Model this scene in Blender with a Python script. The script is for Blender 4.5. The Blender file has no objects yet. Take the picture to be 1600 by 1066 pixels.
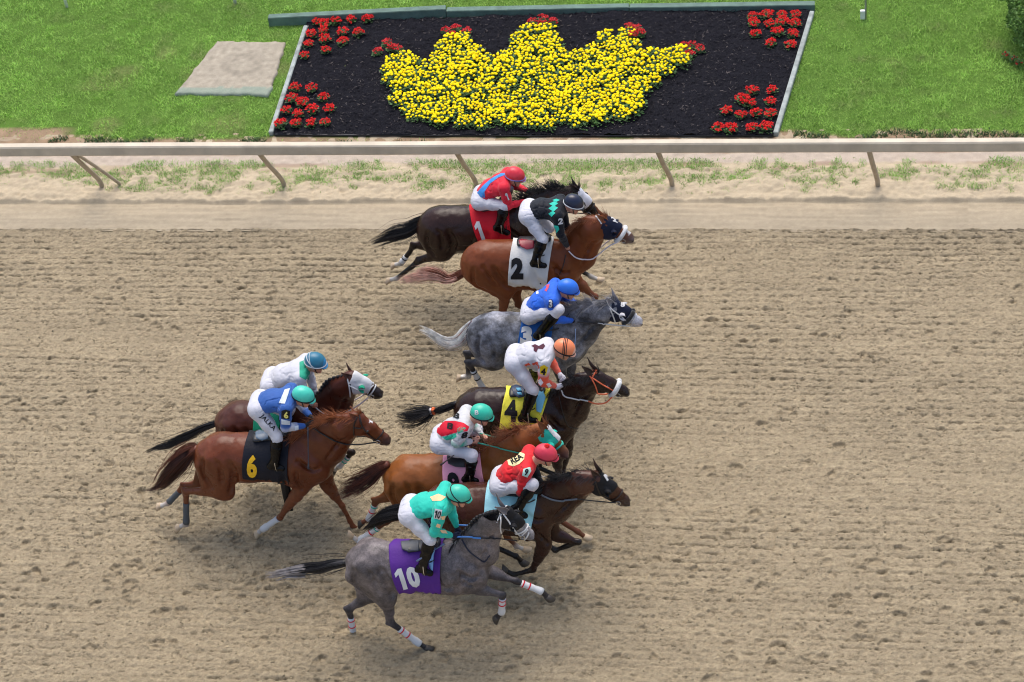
import bpy, bmesh, math, random
import numpy as np
from mathutils import Vector, Matrix, noise as mnoise
from mathutils.bvhtree import BVHTree
import mathutils.geometry as mgeo

random.seed(7); RNG = np.random.default_rng(11)
scene = bpy.context.scene
COL = scene.collection

# ------------------------------------------------------------------ camera
FPX = 3490.0; PITCH = math.radians(40.0); YAW = math.radians(12.0); CAM_H = 19.0
sp, cp = math.sin(PITCH), math.cos(PITCH)
FWD = np.array([-math.sin(YAW)*cp, math.cos(YAW)*cp, -sp])
R0 = np.array([math.cos(YAW), math.sin(YAW), 0.0]); U0 = np.cross(R0, FWD)
def _roll(r):
    return R0*math.cos(r)+U0*math.sin(r), -R0*math.sin(r)+U0*math.cos(r)
best = min(((abs((-_roll(r)[1][0])/(-FWD[0]) - 183/FPX), r) for r in np.linspace(-.4, .4, 8001)))
RIGHT, UP = _roll(best[1])
CAM = -FWD*(CAM_H/sp)                      # the middle of the frame looks at the origin of the track
CX, CY = 800.0, 533.0
cam_d = bpy.data.cameras.new('camera'); cam = bpy.data.objects.new('camera', cam_d); COL.objects.link(cam)
cam_d.sensor_width = 36; cam_d.lens = FPX/1600*36; cam_d.clip_end = 500; cam_d.clip_start = .5
M = Matrix.Identity(4)
for i in range(3):
    M[i][0] = RIGHT[i]; M[i][1] = UP[i]; M[i][2] = -FWD[i]; M[i][3] = CAM[i]
cam.matrix_world = M
scene.camera = cam

# ------------------------------------------------------------------ sky and sun
SUN_EL, SUN_AZ = math.radians(69), math.radians(104)     # azimuth measured from +X towards +Y
world = bpy.data.worlds.new('World'); scene.world = world; world.use_nodes = True
wn = world.node_tree; bg = wn.nodes['Background']
sky = wn.nodes.new('ShaderNodeTexSky'); sky.sky_type = 'NISHITA'; sky.sun_disc = False
sky.sun_elevation = SUN_EL; sky.sun_rotation = math.pi/2-SUN_AZ; sky.dust_density = 4.0; sky.air_density = 1.0; sky.ozone_density = .6
wn.links.new(sky.outputs[0], bg.inputs[0]); bg.inputs[1].default_value = 0.15
sd = bpy.data.lights.new('sun', 'SUN'); sun = bpy.data.objects.new('sun', sd); COL.objects.link(sun)
sd.energy = 1.3; sd.angle = math.radians(48); sd.color = (1.0, .965, .90)
sdir = Vector((math.cos(SUN_EL)*math.cos(SUN_AZ), math.cos(SUN_EL)*math.sin(SUN_AZ), math.sin(SUN_EL)))
sun.rotation_euler = sdir.to_track_quat('Z', 'Y').to_euler(); sun.location = sdir*30
scene.view_settings.view_transform = 'Standard'; scene.view_settings.look = 'None'
scene.view_settings.exposure = 0.60; scene.view_settings.gamma = 1.0
scene.render.engine = 'CYCLES'; scene.cycles.filter_width = 1.1

# ------------------------------------------------------------------ pixel <-> world
def ray(px, py):
    d = FWD + RIGHT*((px-CX)/FPX) - UP*((py-CY)/FPX)
    return d
def atY(px, py, Y):
    d = ray(px, py); return CAM + d*((Y-CAM[1])/d[1])
def atZ(px, py, Z=0.0):
    d = ray(px, py); return CAM + d*((Z-CAM[2])/d[2])
def project(p):
    v = np.asarray(p, float)-CAM; z = v@FWD
    return CX+FPX*(v@RIGHT)/z, CY-FPX*(v@UP)/z
def mpp(p): return ((np.asarray(p)-CAM)@FWD)/FPX       # metres per photo pixel at p

# ------------------------------------------------------------------ tagging and linking
def tag(o, label=None, cat=None, group=None, kind=None):
    if label: o['label'] = label
    if cat: o['category'] = cat
    if group: o['group'] = group
    if kind: o['kind'] = kind
    return o
def empty(name, loc, label, cat, group=None):
    o = bpy.data.objects.new(name, None); COL.objects.link(o); o.location = loc
    o.empty_display_size = .1
    return tag(o, label, cat, group)
def mesh_np(name, V, F, smooth=True):
    V = np.asarray(V, np.float32).reshape(-1, 3)
    me = bpy.data.meshes.new(name)
    if isinstance(F, np.ndarray) and F.ndim == 2:
        n, k = F.shape
        me.vertices.add(len(V)); me.vertices.foreach_set('co', V.ravel())
        me.loops.add(n*k); me.loops.foreach_set('vertex_index', F.astype(np.int32).ravel())
        me.polygons.add(n)
        me.polygons.foreach_set('loop_start', np.arange(0, n*k, k, dtype=np.int32))
        me.update(calc_edges=True)
    else:
        me.from_pydata([tuple(map(float, v)) for v in V], [], [tuple(map(int, f)) for f in F])
    if smooth: me.polygons.foreach_set('use_smooth', np.ones(len(me.polygons), bool))
    me.update(); return me
def obj(name, me, mat=None, parent=None):
    o = bpy.data.objects.new(name, me); COL.objects.link(o)
    if mat is not None:
        me.materials.clear(); me.materials.append(mat)
    if parent is not None:
        o.parent = parent
        par = parent; off = Vector((0, 0, 0))
        while par is not None: off += par.location; par = par.parent
        o.location = -off                                # mesh data are in world coordinates
    return o
def put(name, VF, mat, parent=None, smooth=True):
    return obj(name, mesh_np(name, VF[0], VF[1], smooth), mat, parent)
def set_col(me, C):
    a = me.color_attributes.new('Col', 'FLOAT_COLOR', 'POINT')
    C4 = np.ones((len(me.vertices), 4), np.float32); C4[:, :3] = C
    a.data.foreach_set('color', C4.ravel())
class MB:
    def __init__(s): s.V = []; s.F = []
    def add(s, V, F):
        b = len(s.V); s.V += [tuple(v) for v in V]; s.F += [tuple(int(i)+b for i in f) for f in F]
    def out(s): return np.array(s.V), s.F
def box(c, size, R=None):
    V = np.array([[x, y, z] for x in (-.5, .5) for y in (-.5, .5) for z in (-.5, .5)])*np.array(size)
    if R is not None: V = V@np.array(R).T
    V = V+np.array(c)
    F = [(0, 1, 3, 2), (4, 6, 7, 5), (0, 4, 5, 1), (2, 3, 7, 6), (0, 2, 6, 4), (1, 5, 7, 3)]
    return V, F
def bbox_bevel(name, c, size, mat, parent=None, bev=.01, R=None, seg=2):
    bm = bmesh.new(); V, F = box((0, 0, 0), size)
    vs = [bm.verts.new(v) for v in V]
    for f in F: bm.faces.new([vs[i] for i in f])
    bmesh.ops.bevel(bm, geom=bm.edges[:], offset=bev, segments=seg, affect='EDGES')
    bmesh.ops.recalc_face_normals(bm, faces=bm.faces)
    me = bpy.data.meshes.new(name); bm.to_mesh(me); bm.free()
    for v in me.vertices:
        p = np.array(v.co)
        if R is not None: p = np.array(R)@p
        v.co = p+np.array(c)
    me.update()
    return obj(name, me, mat, parent)
def tube(P, r, n=8, flat=1.0, caps=True, upv=(0, 0, 1)):
    P = np.asarray(P, float); m = len(P)
    r = np.full(m, r) if np.isscalar(r) else np.asarray(r, float)
    T = np.gradient(P, axis=0); T /= np.linalg.norm(T, axis=1)[:, None]+1e-9
    u = np.cross(T[0], upv)
    if np.linalg.norm(u) < .1: u = np.cross(T[0], (1, 0, 0))
    u /= np.linalg.norm(u); V = []
    a = np.linspace(0, 2*math.pi, n, endpoint=False)
    for i in range(m):
        u = u - T[i]*(u@T[i]); u /= np.linalg.norm(u)+1e-9
        v = np.cross(T[i], u)
        V.append(P[i]+r[i]*(np.cos(a)[:, None]*u*flat+np.sin(a)[:, None]*v))
    V = np.concatenate(V); F = []
    for i in range(m-1):
        for j in range(n):
            k = (j+1) % n
            F.append((i*n+j, i*n+k, (i+1)*n+k, (i+1)*n+j))
    if caps:
        F.append(tuple(range(n-1, -1, -1))); F.append(tuple(range((m-1)*n, m*n)))
    return V, F
def resample(P, n):
    P = np.asarray(P, float)
    d = np.r_[0, np.cumsum(np.linalg.norm(np.diff(P, axis=0), axis=1))]
    # Catmull-Rom through the points, then even spacing
    if len(P) > 2:
        Q = []
        for i in range(len(P)-1):
            p0 = P[max(i-1, 0)]; p1 = P[i]; p2 = P[i+1]; p3 = P[min(i+2, len(P)-1)]
            for t in np.linspace(0, 1, 12, endpoint=False):
                Q.append(.5*((2*p1)+(-p0+p2)*t+(2*p0-5*p1+4*p2-p3)*t*t+(-p0+3*p1-3*p2+p3)*t**3))
        Q.append(P[-1]); P = np.array(Q)
        d = np.r_[0, np.cumsum(np.linalg.norm(np.diff(P, axis=0), axis=1))]
    s = np.linspace(0, d[-1], n)
    return np.stack([np.interp(s, d, P[:, i]) for i in range(P.shape[1])], 1)

# ------------------------------------------------------------------ materials
MATS = {}
def nmat(name):
    m = bpy.data.materials.new(name); m.use_nodes = True
    nt = m.node_tree; return m, nt, nt.nodes['Principled BSDF'], nt.nodes, nt.links
def lin(c):                                              # sRGB 0-255 -> linear
    return tuple(((v/255)/12.92 if v <= 10 else ((v/255+.055)/1.055)**2.4) for v in c)
def simple(name, rgb, rough=.7, bump=0.0, bscale=60, var=.12, metal=0, sheen=0, coat=0, vscale=8, spec=.5):
    if name in MATS: return MATS[name]
    m, nt, b, N, L = nmat(name)
    tc = N.new('ShaderNodeTexCoord')
    no = N.new('ShaderNodeTexNoise'); no.inputs['Scale'].default_value = vscale; no.inputs['Detail'].default_value = 4
    L.new(tc.outputs['Object'], no.inputs['Vector'])
    mr = N.new('ShaderNodeMapRange'); mr.inputs['From Min'].default_value = .3; mr.inputs['From Max'].default_value = .7
    mr.inputs['To Min'].default_value = 1-var; mr.inputs['To Max'].default_value = 1+var
    L.new(no.outputs[0], mr.inputs[0])
    mx = N.new('ShaderNodeVectorMath'); mx.operation = 'SCALE'; mx.inputs[0].default_value = rgb
    L.new(mr.outputs[0], mx.inputs['Scale']); L.new(mx.outputs[0], b.inputs['Base Color'])
    b.inputs['Roughness'].default_value = rough; b.inputs['Metallic'].default_value = metal
    b.inputs['Specular IOR Level'].default_value = spec
    if sheen: b.inputs['Sheen Weight'].default_value = sheen; b.inputs['Sheen Roughness'].default_value = .4
    if coat: b.inputs['Coat Weight'].default_value = coat
    if bump:
        n2 = N.new('ShaderNodeTexNoise'); n2.inputs['Scale'].default_value = bscale; n2.inputs['Detail'].default_value = 5
        L.new(tc.outputs['Object'], n2.inputs['Vector'])
        bp = N.new('ShaderNodeBump'); bp.inputs['Strength'].default_value = bump; bp.inputs['Distance'].default_value = .01
        L.new(n2.outputs[0], bp.inputs['Height']); L.new(bp.outputs[0], b.inputs['Normal'])
    MATS[name] = m; return m
def cloth(name, rgb, rough=.62): return simple('cloth_'+name, rgb, rough, .35, 45, .05, sheen=0, vscale=5, spec=.2)
def hairmat(name, rgb, tip=None): return simple('hair_'+name, rgb, .5, 0, 60, .35, vscale=14, spec=.4)

# ------------------------------------------------------------------ signed distance bodies
class Sdf:
    def __init__(s, lo, hi, h):
        s.lo = np.array(lo, float); s.h = h
        s.n = np.ceil((np.array(hi)-s.lo)/h).astype(int)+1
        s.F = np.full(s.n, .5, np.float32)
        s.ax = [s.lo[i]+h*np.arange(s.n[i]) for i in range(3)]
        s.prims = []
    def _sl(s, lo, hi):
        a = np.clip(np.floor((lo-s.lo)/s.h).astype(int), 0, s.n); b = np.clip(np.ceil((hi-s.lo)/s.h).astype(int)+1, 0, s.n)
        return tuple(slice(a[i], b[i]) for i in range(3))
    def _grid(s, sl):
        return np.meshgrid(s.ax[0][sl[0]], s.ax[1][sl[1]], s.ax[2][sl[2]], indexing='ij', sparse=True)
    def comb(s, sl, d, k, sub=False):
        A = s.F[sl]
        if sub:
            d = -d; hh = np.clip(.5-.5*(A-d)/k, 0, 1); s.F[sl] = A*(1-hh)+d*hh+k*hh*(1-hh)
        else:
            hh = np.clip(.5+.5*(A-d)/k, 0, 1); s.F[sl] = A*(1-hh)+d*hh-k*hh*(1-hh)
    def cap(s, a, b, ra, rb, k=.03, w=1.0, sub=False, tagc=None):
        a = np.array(a, float); b = np.array(b, float)
        R = max(ra, rb); m = np.array([R, R*max(w, 1), R])+k+3*s.h
        sl = s._sl(np.minimum(a, b)-m, np.maximum(a, b)+m)
        X, Y, Z = s._grid(sl)
        s.comb(sl, capd(X, Y, Z, a, b, ra, rb, w), k, sub)
        if not sub: s.prims.append(('c', a, b, ra, rb, w, tagc))
    def ell(s, c, r, rot=0.0, k=.03, sub=False, tagc=None):
        c = np.array(c, float); R = max(r); m = np.array([R, R, R])+k+3*s.h
        sl = s._sl(c-m, c+m); X, Y, Z = s._grid(sl)
        s.comb(sl, elld(X, Y, Z, c, r, rot), k, sub)
        if not sub: s.prims.append(('e', c, r, rot, tagc))
    def plane(s, p, n):                                  # keep the side n points away from
        X, Y, Z = s._grid((slice(None),)*3); n = np.array(n, float); n /= np.linalg.norm(n)
        s.F = np.maximum(s.F, ((X-p[0])*n[0]+(Y-p[1])*n[1]+(Z-p[2])*n[2]).astype(np.float32))
    def noise(s, amp, scale, seed=0, stretch=(1, 1, 1)):
        s.F += (amp*vnoise3(s.ax, scale, seed, stretch)).astype(np.float32)
    def creases(s, amp, scale, seed, stretch=(1, 1, 1)):  # sharp folds where the noise crosses zero
        n = vnoise3(s.ax, scale, seed, stretch); m = np.clip(vnoise3(s.ax, scale*2.2, seed+1, (1, 1, 1))+.6, 0, 1.3)
        s.F += (amp*np.exp(-(n/.20)**2)*m).astype(np.float32)
    def mesh(s): return nets(s.F, s.lo, s.h)
def capd(X, Y, Z, a, b, ra, rb, w=1.0):
    d = b-a; dy = d[1]/w
    L2 = d[0]**2+dy**2+d[2]**2+1e-9
    px, py, pz = X-a[0], (Y-a[1])/w, Z-a[2]
    t = np.clip((px*d[0]+py*dy+pz*d[2])/L2, 0, 1)
    return (np.sqrt((px-t*d[0])**2+(py-t*dy)**2+(pz-t*d[2])**2)-(ra+t*(rb-ra))).astype(np.float32)
def elld(X, Y, Z, c, r, rot):
    ca, sa = math.cos(rot), math.sin(rot)
    x, y, z = X-c[0], Y-c[1], Z-c[2]
    u, v, w = x*ca+z*sa, y+0*x, -x*sa+z*ca
    k0 = np.sqrt((u/r[0])**2+(v/r[1])**2+(w/r[2])**2)
    k1 = np.sqrt((u/r[0]**2)**2+(v/r[1]**2)**2+(w/r[2]**2)**2)+1e-6
    return (k0*(k0-1)/k1).astype(np.float32)
def vnoise3(ax, scale, seed, stretch):
    rg = np.random.default_rng(seed); G = rg.standard_normal((48, 48, 48)).astype(np.float32)
    idx = []; fr = []
    for i in range(3):
        q = ax[i]/(scale*stretch[i])+100; f = np.floor(q); t = q-f; t = t*t*(3-2*t)
        idx.append(f.astype(int) % 48); fr.append(t.astype(np.float32))
    out = 0
    for dx in (0, 1):
        for dy in (0, 1):
            for dz in (0, 1):
                wx = fr[0] if dx else 1-fr[0]; wy = fr[1] if dy else 1-fr[1]; wz = fr[2] if dz else 1-fr[2]
                g = G[np.ix_((idx[0]+dx) % 48, (idx[1]+dy) % 48, (idx[2]+dz) % 48)]
                out = out+g*wx[:, None, None]*wy[None, :, None]*wz[None, None, :]
    return out
def nets(F, lo, h):
    S = F < 0; nx, ny, nz = F.shape
    cnt = np.zeros((nx-1, ny-1, nz-1), np.int8); cs = [(i, j, k) for i in (0, 1) for j in (0, 1) for k in (0, 1)]
    for i, j, k in cs: cnt += S[i:nx-1+i, j:ny-1+j, k:nz-1+k]
    act = (cnt > 0) & (cnt < 8); I = np.argwhere(act)
    vid = np.full(act.shape, -1, np.int32); vid[act] = np.arange(len(I))
    val = {c: F[I[:, 0]+c[0], I[:, 1]+c[1], I[:, 2]+c[2]] for c in cs}
    P = np.zeros((len(I), 3)); n = np.zeros(len(I))
    for a in cs:
        for ax in range(3):
            if a[ax] == 0:
                b = list(a); b[ax] = 1; b = tuple(b)
                fa, fb = val[a], val[b]; m = (fa < 0) != (fb < 0)
                t = np.where(m, fa/(fa-fb+1e-12), 0)
                q = np.tile(np.array(a, float), (len(I), 1)); q[:, ax] = t
                P[m] += q[m]; n[m] += 1
    P = (P/n[:, None]+I)*h+lo
    Q = []
    for ax in range(3):
        o = [i for i in range(3) if i != ax]
        A = np.take(S, range(S.shape[ax]-1), ax); B = np.take(S, range(1, S.shape[ax]), ax)
        E = np.argwhere(A != B); E = E[(E[:, o[0]] > 0) & (E[:, o[1]] > 0)]
        E = E[(E[:, o[0]] < S.shape[o[0]]-1) & (E[:, o[1]] < S.shape[o[1]]-1)]
        def c(d0, d1):
            e = E.copy(); e[:, o[0]] += d0; e[:, o[1]] += d1; return vid[e[:, 0], e[:, 1], e[:, 2]]
        q = np.stack([c(-1, -1), c(0, -1), c(0, 0), c(-1, 0)], 1)
        ins = S[E[:, 0], E[:, 1], E[:, 2]]
        fl = ins if ax != 1 else ~ins
        q[~fl] = q[~fl][:, ::-1]; Q.append(q)
    Q = np.concatenate(Q); Q = Q[(Q >= 0).all(1)]
    return P, Q
def paint(V, prims, cmap, sharp=.012):
    """blend the colours of the nearest body parts into per-vertex coat colours"""
    W = np.zeros(len(V)); C = np.zeros((len(V), 3)); X, Y, Z = V.T
    for p in prims:
        col = cmap.get(p[-1]) if p[-1] in cmap else cmap['body']
        d = capd(X, Y, Z, *p[1:6]) if p[0] == 'c' else elld(X, Y, Z, p[1], p[2], p[3])
        w = np.exp(-np.clip(d, -.03, .3)/sharp); W += w; C += w[:, None]*np.array(col)
    return C/W[:, None]
def bvh(V, F): return BVHTree.FromPolygons([tuple(v) for v in V], [tuple(int(i) for i in f) for f in F])
def cast(tree, px, py, off):
    d = Vector(ray(px, py)).normalized()
    h = tree.ray_cast(Vector(CAM), d)
    if h[0] is None: return None
    n = h[1]
    if n.dot(d) > 0: n = -n
    return np.array(h[0]+n*off)
def smooth_tris(V, F, times):
    V = [tuple(v) for v in V]; F = [tuple(f) for f in F]
    for _ in range(times):
        mid = {}; G = []
        def mp(a, b):
            k = (min(a, b), max(a, b))
            if k not in mid:
                mid[k] = len(V); V.append(tuple((np.array(V[a])+np.array(V[b]))/2))
            return mid[k]
        for a, b, c in F:
            ab, bc, ca = mp(a, b), mp(b, c), mp(c, a)
            G += [(a, ab, ca), (b, bc, ab), (c, ca, bc), (ab, bc, ca)]
        F = G
    return V, F
def decal(name, V2, F2, tree, off, mat, parent):
    """lay a thin cut-out on a surface: V2 photo pixels, cast on to the mesh"""
    P = [cast(tree, x, y, off) for x, y in V2]
    z = [np.linalg.norm(p-CAM) for p in P if p is not None]
    if not z: return None
    med = np.median(z)
    ok = [p is not None and abs(np.linalg.norm(p-CAM)-med) < .35 for p in P]
    idx = {}; V = []
    for i, p in enumerate(P):
        if ok[i]: idx[i] = len(V); V.append(p)
    F = [tuple(idx[i] for i in f) for f in F2 if all(ok[i] for i in f)]
    if not F: return None
    return put(name, (np.array(V), F), mat, parent)
def polydecal(name, poly, tree, off, mat, parent, step=2.0):
    poly = [Vector(p) for p in poly]; xs = [p.x for p in poly]; ys = [p.y for p in poly]
    n = len(poly); pts = []
    for i in range(n):                                    # subdivide the outline
        a, b = poly[i], poly[(i+1) % n]; m = max(1, int((b-a).length/step))
        pts += [a.lerp(b, t/m) for t in range(m)]
    k = len(pts); edges = [(i, (i+1) % k) for i in range(k)]
    def inside(x, y):
        c = False
        for i in range(k):
            a, b = pts[i], pts[i-1]
            if (a.y > y) != (b.y > y) and x < (b.x-a.x)*(y-a.y)/(b.y-a.y)+a.x: c = not c
        return c
    extra = []
    for x in np.arange(min(xs)+.5, max(xs), step):
        for y in np.arange(min(ys)+.5, max(ys), step):
            if inside(x, y) and min((p.x-x)**2+(p.y-y)**2 for p in pts) > .5: extra.append(Vector((x, y)))
    r = mgeo.delaunay_2d_cdt(pts+extra, edges, [list(range(k))], 1, 1e-5)
    return decal(name, [(v.x, v.y) for v in r[0]], [tuple(f) for f in r[2]], tree, off, mat, parent)
_txt = {}
def glyphs(s, bold):
    key = (s, bold)
    if key in _txt: return _txt[key]
    if s in ('1', '10'):                                  # block numeral one with its flag
        P1 = [(.42, 0), (.92, 0), (.92, 1), (.52, 1), (.04, .80), (.04, .62), (.42, .74)]
        F1 = [(0, 1, 6), (1, 2, 6), (2, 3, 6), (3, 4, 6), (4, 5, 6)]
        V, F = smooth_tris([(x, y, 0) for x, y in P1], F1, 3); V = [(v[0], v[1]) for v in V]
        if s == '10':
            V0, F0 = glyphs('0', bold); n = len(V); V = [(x*.40, y) for x, y in V]+[(.48+.52*v[0], v[1]) for v in V0]
            F = list(F)+[tuple(i+n for i in f) for f in F0]
        _txt[key] = (V, F); return _txt[key]
    c = bpy.data.curves.new('t', 'FONT'); c.body = s; c.offset = bold; c.resolution_u = 3; c.space_character = 1.05
    o = bpy.data.objects.new('t', c); COL.objects.link(o)
    dg = bpy.context.evaluated_depsgraph_get(); dg.update()
    me = bpy.data.meshes.new_from_object(o.evaluated_get(dg))
    V = [v.co.xy.to_tuple() for v in me.vertices]; me.calc_loop_triangles()
    F = [tuple(t.vertices) for t in me.loop_triangles]
    bpy.data.objects.remove(o); bpy.data.curves.remove(c); bpy.data.meshes.remove(me)
    A = np.array(V); lo = A.min(0); sz = A.max(0)-lo
    V = (A-lo)/sz; V, F = smooth_tris(V, F, 2)
    _txt[key] = (V, F); return _txt[key]
def textdecal(name, s, quad, tree, off, mat, parent, bold=.035):
    """quad: photo pixels TL, TR, BR, BL of the writing"""
    V, F = glyphs(s, bold); q = np.array(quad, float)
    P = [tuple((q[3]*(1-u)+q[2]*u)*(1-v)+(q[0]*(1-u)+q[1]*u)*v) for u, v in [(p[0], p[1]) for p in V]]
    return decal(name, P, F, tree, off, mat, parent)

# ================================================================== ground
def vn2(x, y, scale, seed, sy=None):
    """smooth value noise on the grid x (1-D) by y (1-D)"""
    sy = sy or scale
    G = np.random.default_rng(seed).standard_normal((257, 257)).astype(np.float32)
    def ax(q, s):
        q = q/s+500; f = np.floor(q); t = q-f; return f.astype(int) % 256, (t*t*(3-2*t)).astype(np.float32)
    i, tx = ax(x, scale); j, ty = ax(y, sy)
    a = G[np.ix_(i, j)]; b = G[np.ix_(i+1, j)]; c = G[np.ix_(i, j+1)]; d = G[np.ix_(i+1, j+1)]
    tx = tx[:, None]; ty = ty[None]
    return (a*(1-tx)+b*tx)*(1-ty)+(c*(1-tx)+d*tx)*ty
def pn2(x, y, scale, seed):                              # same noise at scattered points
    G = np.random.default_rng(seed).standard_normal((257, 257)).astype(np.float32)
    def ax(q):
        q = q/scale+500; f = np.floor(q); t = q-f; return f.astype(int) % 256, t*t*(3-2*t)
    i, tx = ax(x); j, ty = ax(y)
    return (G[i, j]*(1-tx)+G[i+1, j]*tx)*(1-ty)+(G[i, j+1]*(1-tx)+G[i+1, j+1]*tx)*ty
def heightfield(name, x, y, Z, C, mat):
    nx, ny = len(x), len(y)
    X, Y = np.meshgrid(x, y, indexing='ij')
    V = np.stack([X, Y, Z], -1).reshape(-1, 3)
    i = np.arange(nx-1)[:, None]*ny+np.arange(ny-1)[None]
    F = np.stack([i, i+ny, i+ny+1, i+1], -1).reshape(-1, 4)
    me = mesh_np(name, V, F); set_col(me, C.reshape(-1, 3))
    return obj(name, me, mat)
def vcmat(name, rough, bump=0.0, bscale=100, spec=.2, var=.0, vscale=30, dist=.01, sheen=0):
    m, nt, b, N, L = nmat(name)
    at = N.new('ShaderNodeAttribute'); at.attribute_name = 'Col'
    tc = N.new('ShaderNodeTexCoord')
    src = at.outputs['Color']
    if var:
        no = N.new('ShaderNodeTexNoise'); no.inputs['Scale'].default_value = vscale; no.inputs['Detail'].default_value = 6
        no.inputs['Roughness'].default_value = .65
        L.new(tc.outputs['Object'], no.inputs['Vector'])
        mr = N.new('ShaderNodeMapRange'); mr.inputs['From Min'].default_value = .25; mr.inputs['From Max'].default_value = .75
        mr.inputs['To Min'].default_value = 1-var; mr.inputs['To Max'].default_value = 1+var
        L.new(no.outputs[0], mr.inputs[0])
        mx = N.new('ShaderNodeVectorMath'); mx.operation = 'SCALE'; L.new(src, mx.inputs[0]); L.new(mr.outputs[0], mx.inputs['Scale'])
        src = mx.outputs[0]
    L.new(src, b.inputs['Base Color']); b.inputs['Roughness'].default_value = rough; b.inputs['Specular IOR Level'].default_value = spec
    if sheen: b.inputs['Sheen Weight'].default_value = sheen
    if bump:
        n2 = N.new('ShaderNodeTexNoise'); n2.inputs['Scale'].default_value = bscale; n2.inputs['Detail'].default_value = 6
        n2.inputs['Roughness'].default_value = .7
        L.new(tc.outputs['Object'], n2.inputs['Vector'])
        bp = N.new('ShaderNodeBump'); bp.inputs['Strength'].default_value = bump; bp.inputs['Distance'].default_value = dist
        L.new(n2.outputs[0], bp.inputs['Height']); L.new(bp.outputs[0], b.inputs['Normal'])
    return m
m_sand = vcmat('sand', .95, 1.0, 60, .1, .26, 85, .03)
m_verge = vcmat('verge', .95, .6, 70, .1, .10, 50, .012)
SAND = np.array(lin((181, 165, 136)))*.86
SANDL = np.array(lin((194, 180, 156)))*.82

# the big sheet under everything
gm = simple('ground_earth', tuple(SAND*.95), .95, .9, 30, .12, vscale=6)
put('ground', (np.array([[-90, -60, -.045], [90, -60, -.045], [90, 110, -.045], [-90, 110, -.045]]), [(0, 1, 2, 3)]), gm)['kind'] = 'structure'

# harrowed track
x = np.arange(-8.6, 7.6, .0122).astype(np.float32); y = np.arange(-6.4, 2.44, .0122).astype(np.float32)
XX, YY = np.meshgrid(x, y, indexing='ij')
warp = .02*vn2(x, y, 1.6, 1, .5)+.006*vn2(x, y, .3, 2, .1)
ph = (YY+warp)/.128
saw = np.abs((ph % 1)-.5)*2                              # 0 at the tine line
groove = np.clip(1-saw/.42, 0, 1)
along = .15+.85*np.clip(.30+1.0*vn2(x, y, .055, 3, .05), 0, 1.6)
patch = np.clip(.75+.30*vn2(x, y, 1.3, 4, .5), .25, 1.3)
low = np.clip((YY+2.6)/2.2, 0, 1)
patch = patch*(.80+.35*low)*(1+.35*np.clip((YY-1.2)/1.0, 0, 1))
Z = -.024*groove*along*patch
broad = ((YY+.3*np.sin(XX*.3))/.62) % 1
Z += -.008*np.clip(1-np.abs(broad-.5)/.12, 0, 1)*(.5+.5*np.clip(vn2(x, y, .2, 5, .1), -1, 1))
Z += .0048*vn2(x, y, .045, 6, .036)+.0045*vn2(x, y, .085, 7, .05)*patch+.006*vn2(x, y, .3, 8, .2)
Z += .0042*vn2(x, y, .022, 18, .018)+.0016*np.random.default_rng(2).standard_normal(Z.shape)
clod = np.clip(vn2(x, y, .06, 9, .05)-1.1, 0, 1.2)*.014
Z += clod
rows = [(2.40, .03, .02)]
Z += -.03*np.exp(-((YY-2.40)/.035)**2)*(.6+.4*np.clip(vn2(x, y, .1, 10), -1, 1))
print_shade = np.zeros_like(Z)  # mask for the shade painted inside the hoof prints
rg = np.random.default_rng(5)
def print_at(px, py, s, dep, ang):
    i0, i1 = np.searchsorted(x, [px-.3, px+.3]); j0, j1 = np.searchsorted(y, [py-.3, py+.3])
    if i1-i0 < 3 or j1-j0 < 3: return
    dx = XX[i0:i1, j0:j1]-px; dy = YY[i0:i1, j0:j1]-py
    u = (dx*math.cos(ang)+dy*math.sin(ang))/(s*1.25); v = (-dx*math.sin(ang)+dy*math.cos(ang))/s
    jit = 1+.16*vn2(x[i0:i1], y[j0:j1], .05, int(rg.integers(1e6)))
    r = np.sqrt(u*u+v*v)*jit
    bowl = np.clip(1-r**3, 0, 1)*(.50+.50*np.clip(1.3*v+.5*u, -1, 1))
    rim = np.exp(-((r-1.18)/.16)**2)*.30
    Z[i0:i1, j0:j1] += -dep*bowl+dep*rim
    print_shade[i0:i1, j0:j1] = np.maximum(print_shade[i0:i1, j0:j1], 1.6*np.exp(-((r-.80)/.22)**2)*np.clip(1.1*v+.4*u, 0, 1))
for k in range(560):                                     # hoof prints, thick along the lower half of the frame
    px = rg.uniform(-9, 8); py = -5.9+7.2*rg.random()**1.25
    if rg.random() < .35: py = rg.normal(-4.4, .5)
    print_at(px, py, rg.uniform(.040, .074), rg.uniform(.022, .050), rg.normal(.25, .35))
for k in range(70):                                      # disturbed ground in the runners' wake
    print_at(rg.uniform(-7.5, 1.0), rg.uniform(-3.6, .6), rg.uniform(.05, .08), rg.uniform(.015, .03), rg.normal(.2, .5))
dist = np.exp(-(((XX+3.2)/2.2)**2+((YY+2.9)/.5)**2))+.8*np.exp(-(((XX+.8)/1.6)**2+((YY+.0)/.35)**2))+.8*np.exp(-(((XX+1.2)/2)**2+((YY+4.7)/.4)**2))
Z += dist*.018*vn2(x, y, .11, 12, .08)+dist*.008*vn2(x, y, .05, 13)
tone = 1+.035*vn2(x, y, 1.2, 14, .25)+.05*vn2(x, y, .30, 15, .03)+.08*vn2(x, y, .03, 16)+.05*np.random.default_rng(4).standard_normal(Z.shape)
speck = np.clip(vn2(x, y, .042, 90, .014)-.62+.75*groove*patch, 0, 1.2)
Z -= .011*speck
tone -= .26*groove*along*patch+.36*speck*np.clip(.5+.5*patch, .4, 1)
tone += .10*np.clip(vn2(x, y, .05, 91, .02)-.6, 0, 1)                           # tine lines and pits darker, scattered flecks paler
tone -= .24*np.clip(print_shade, 0, 1)+.05*dist  # crescent shade on the prints' upper walls put into the sand colour
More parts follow.
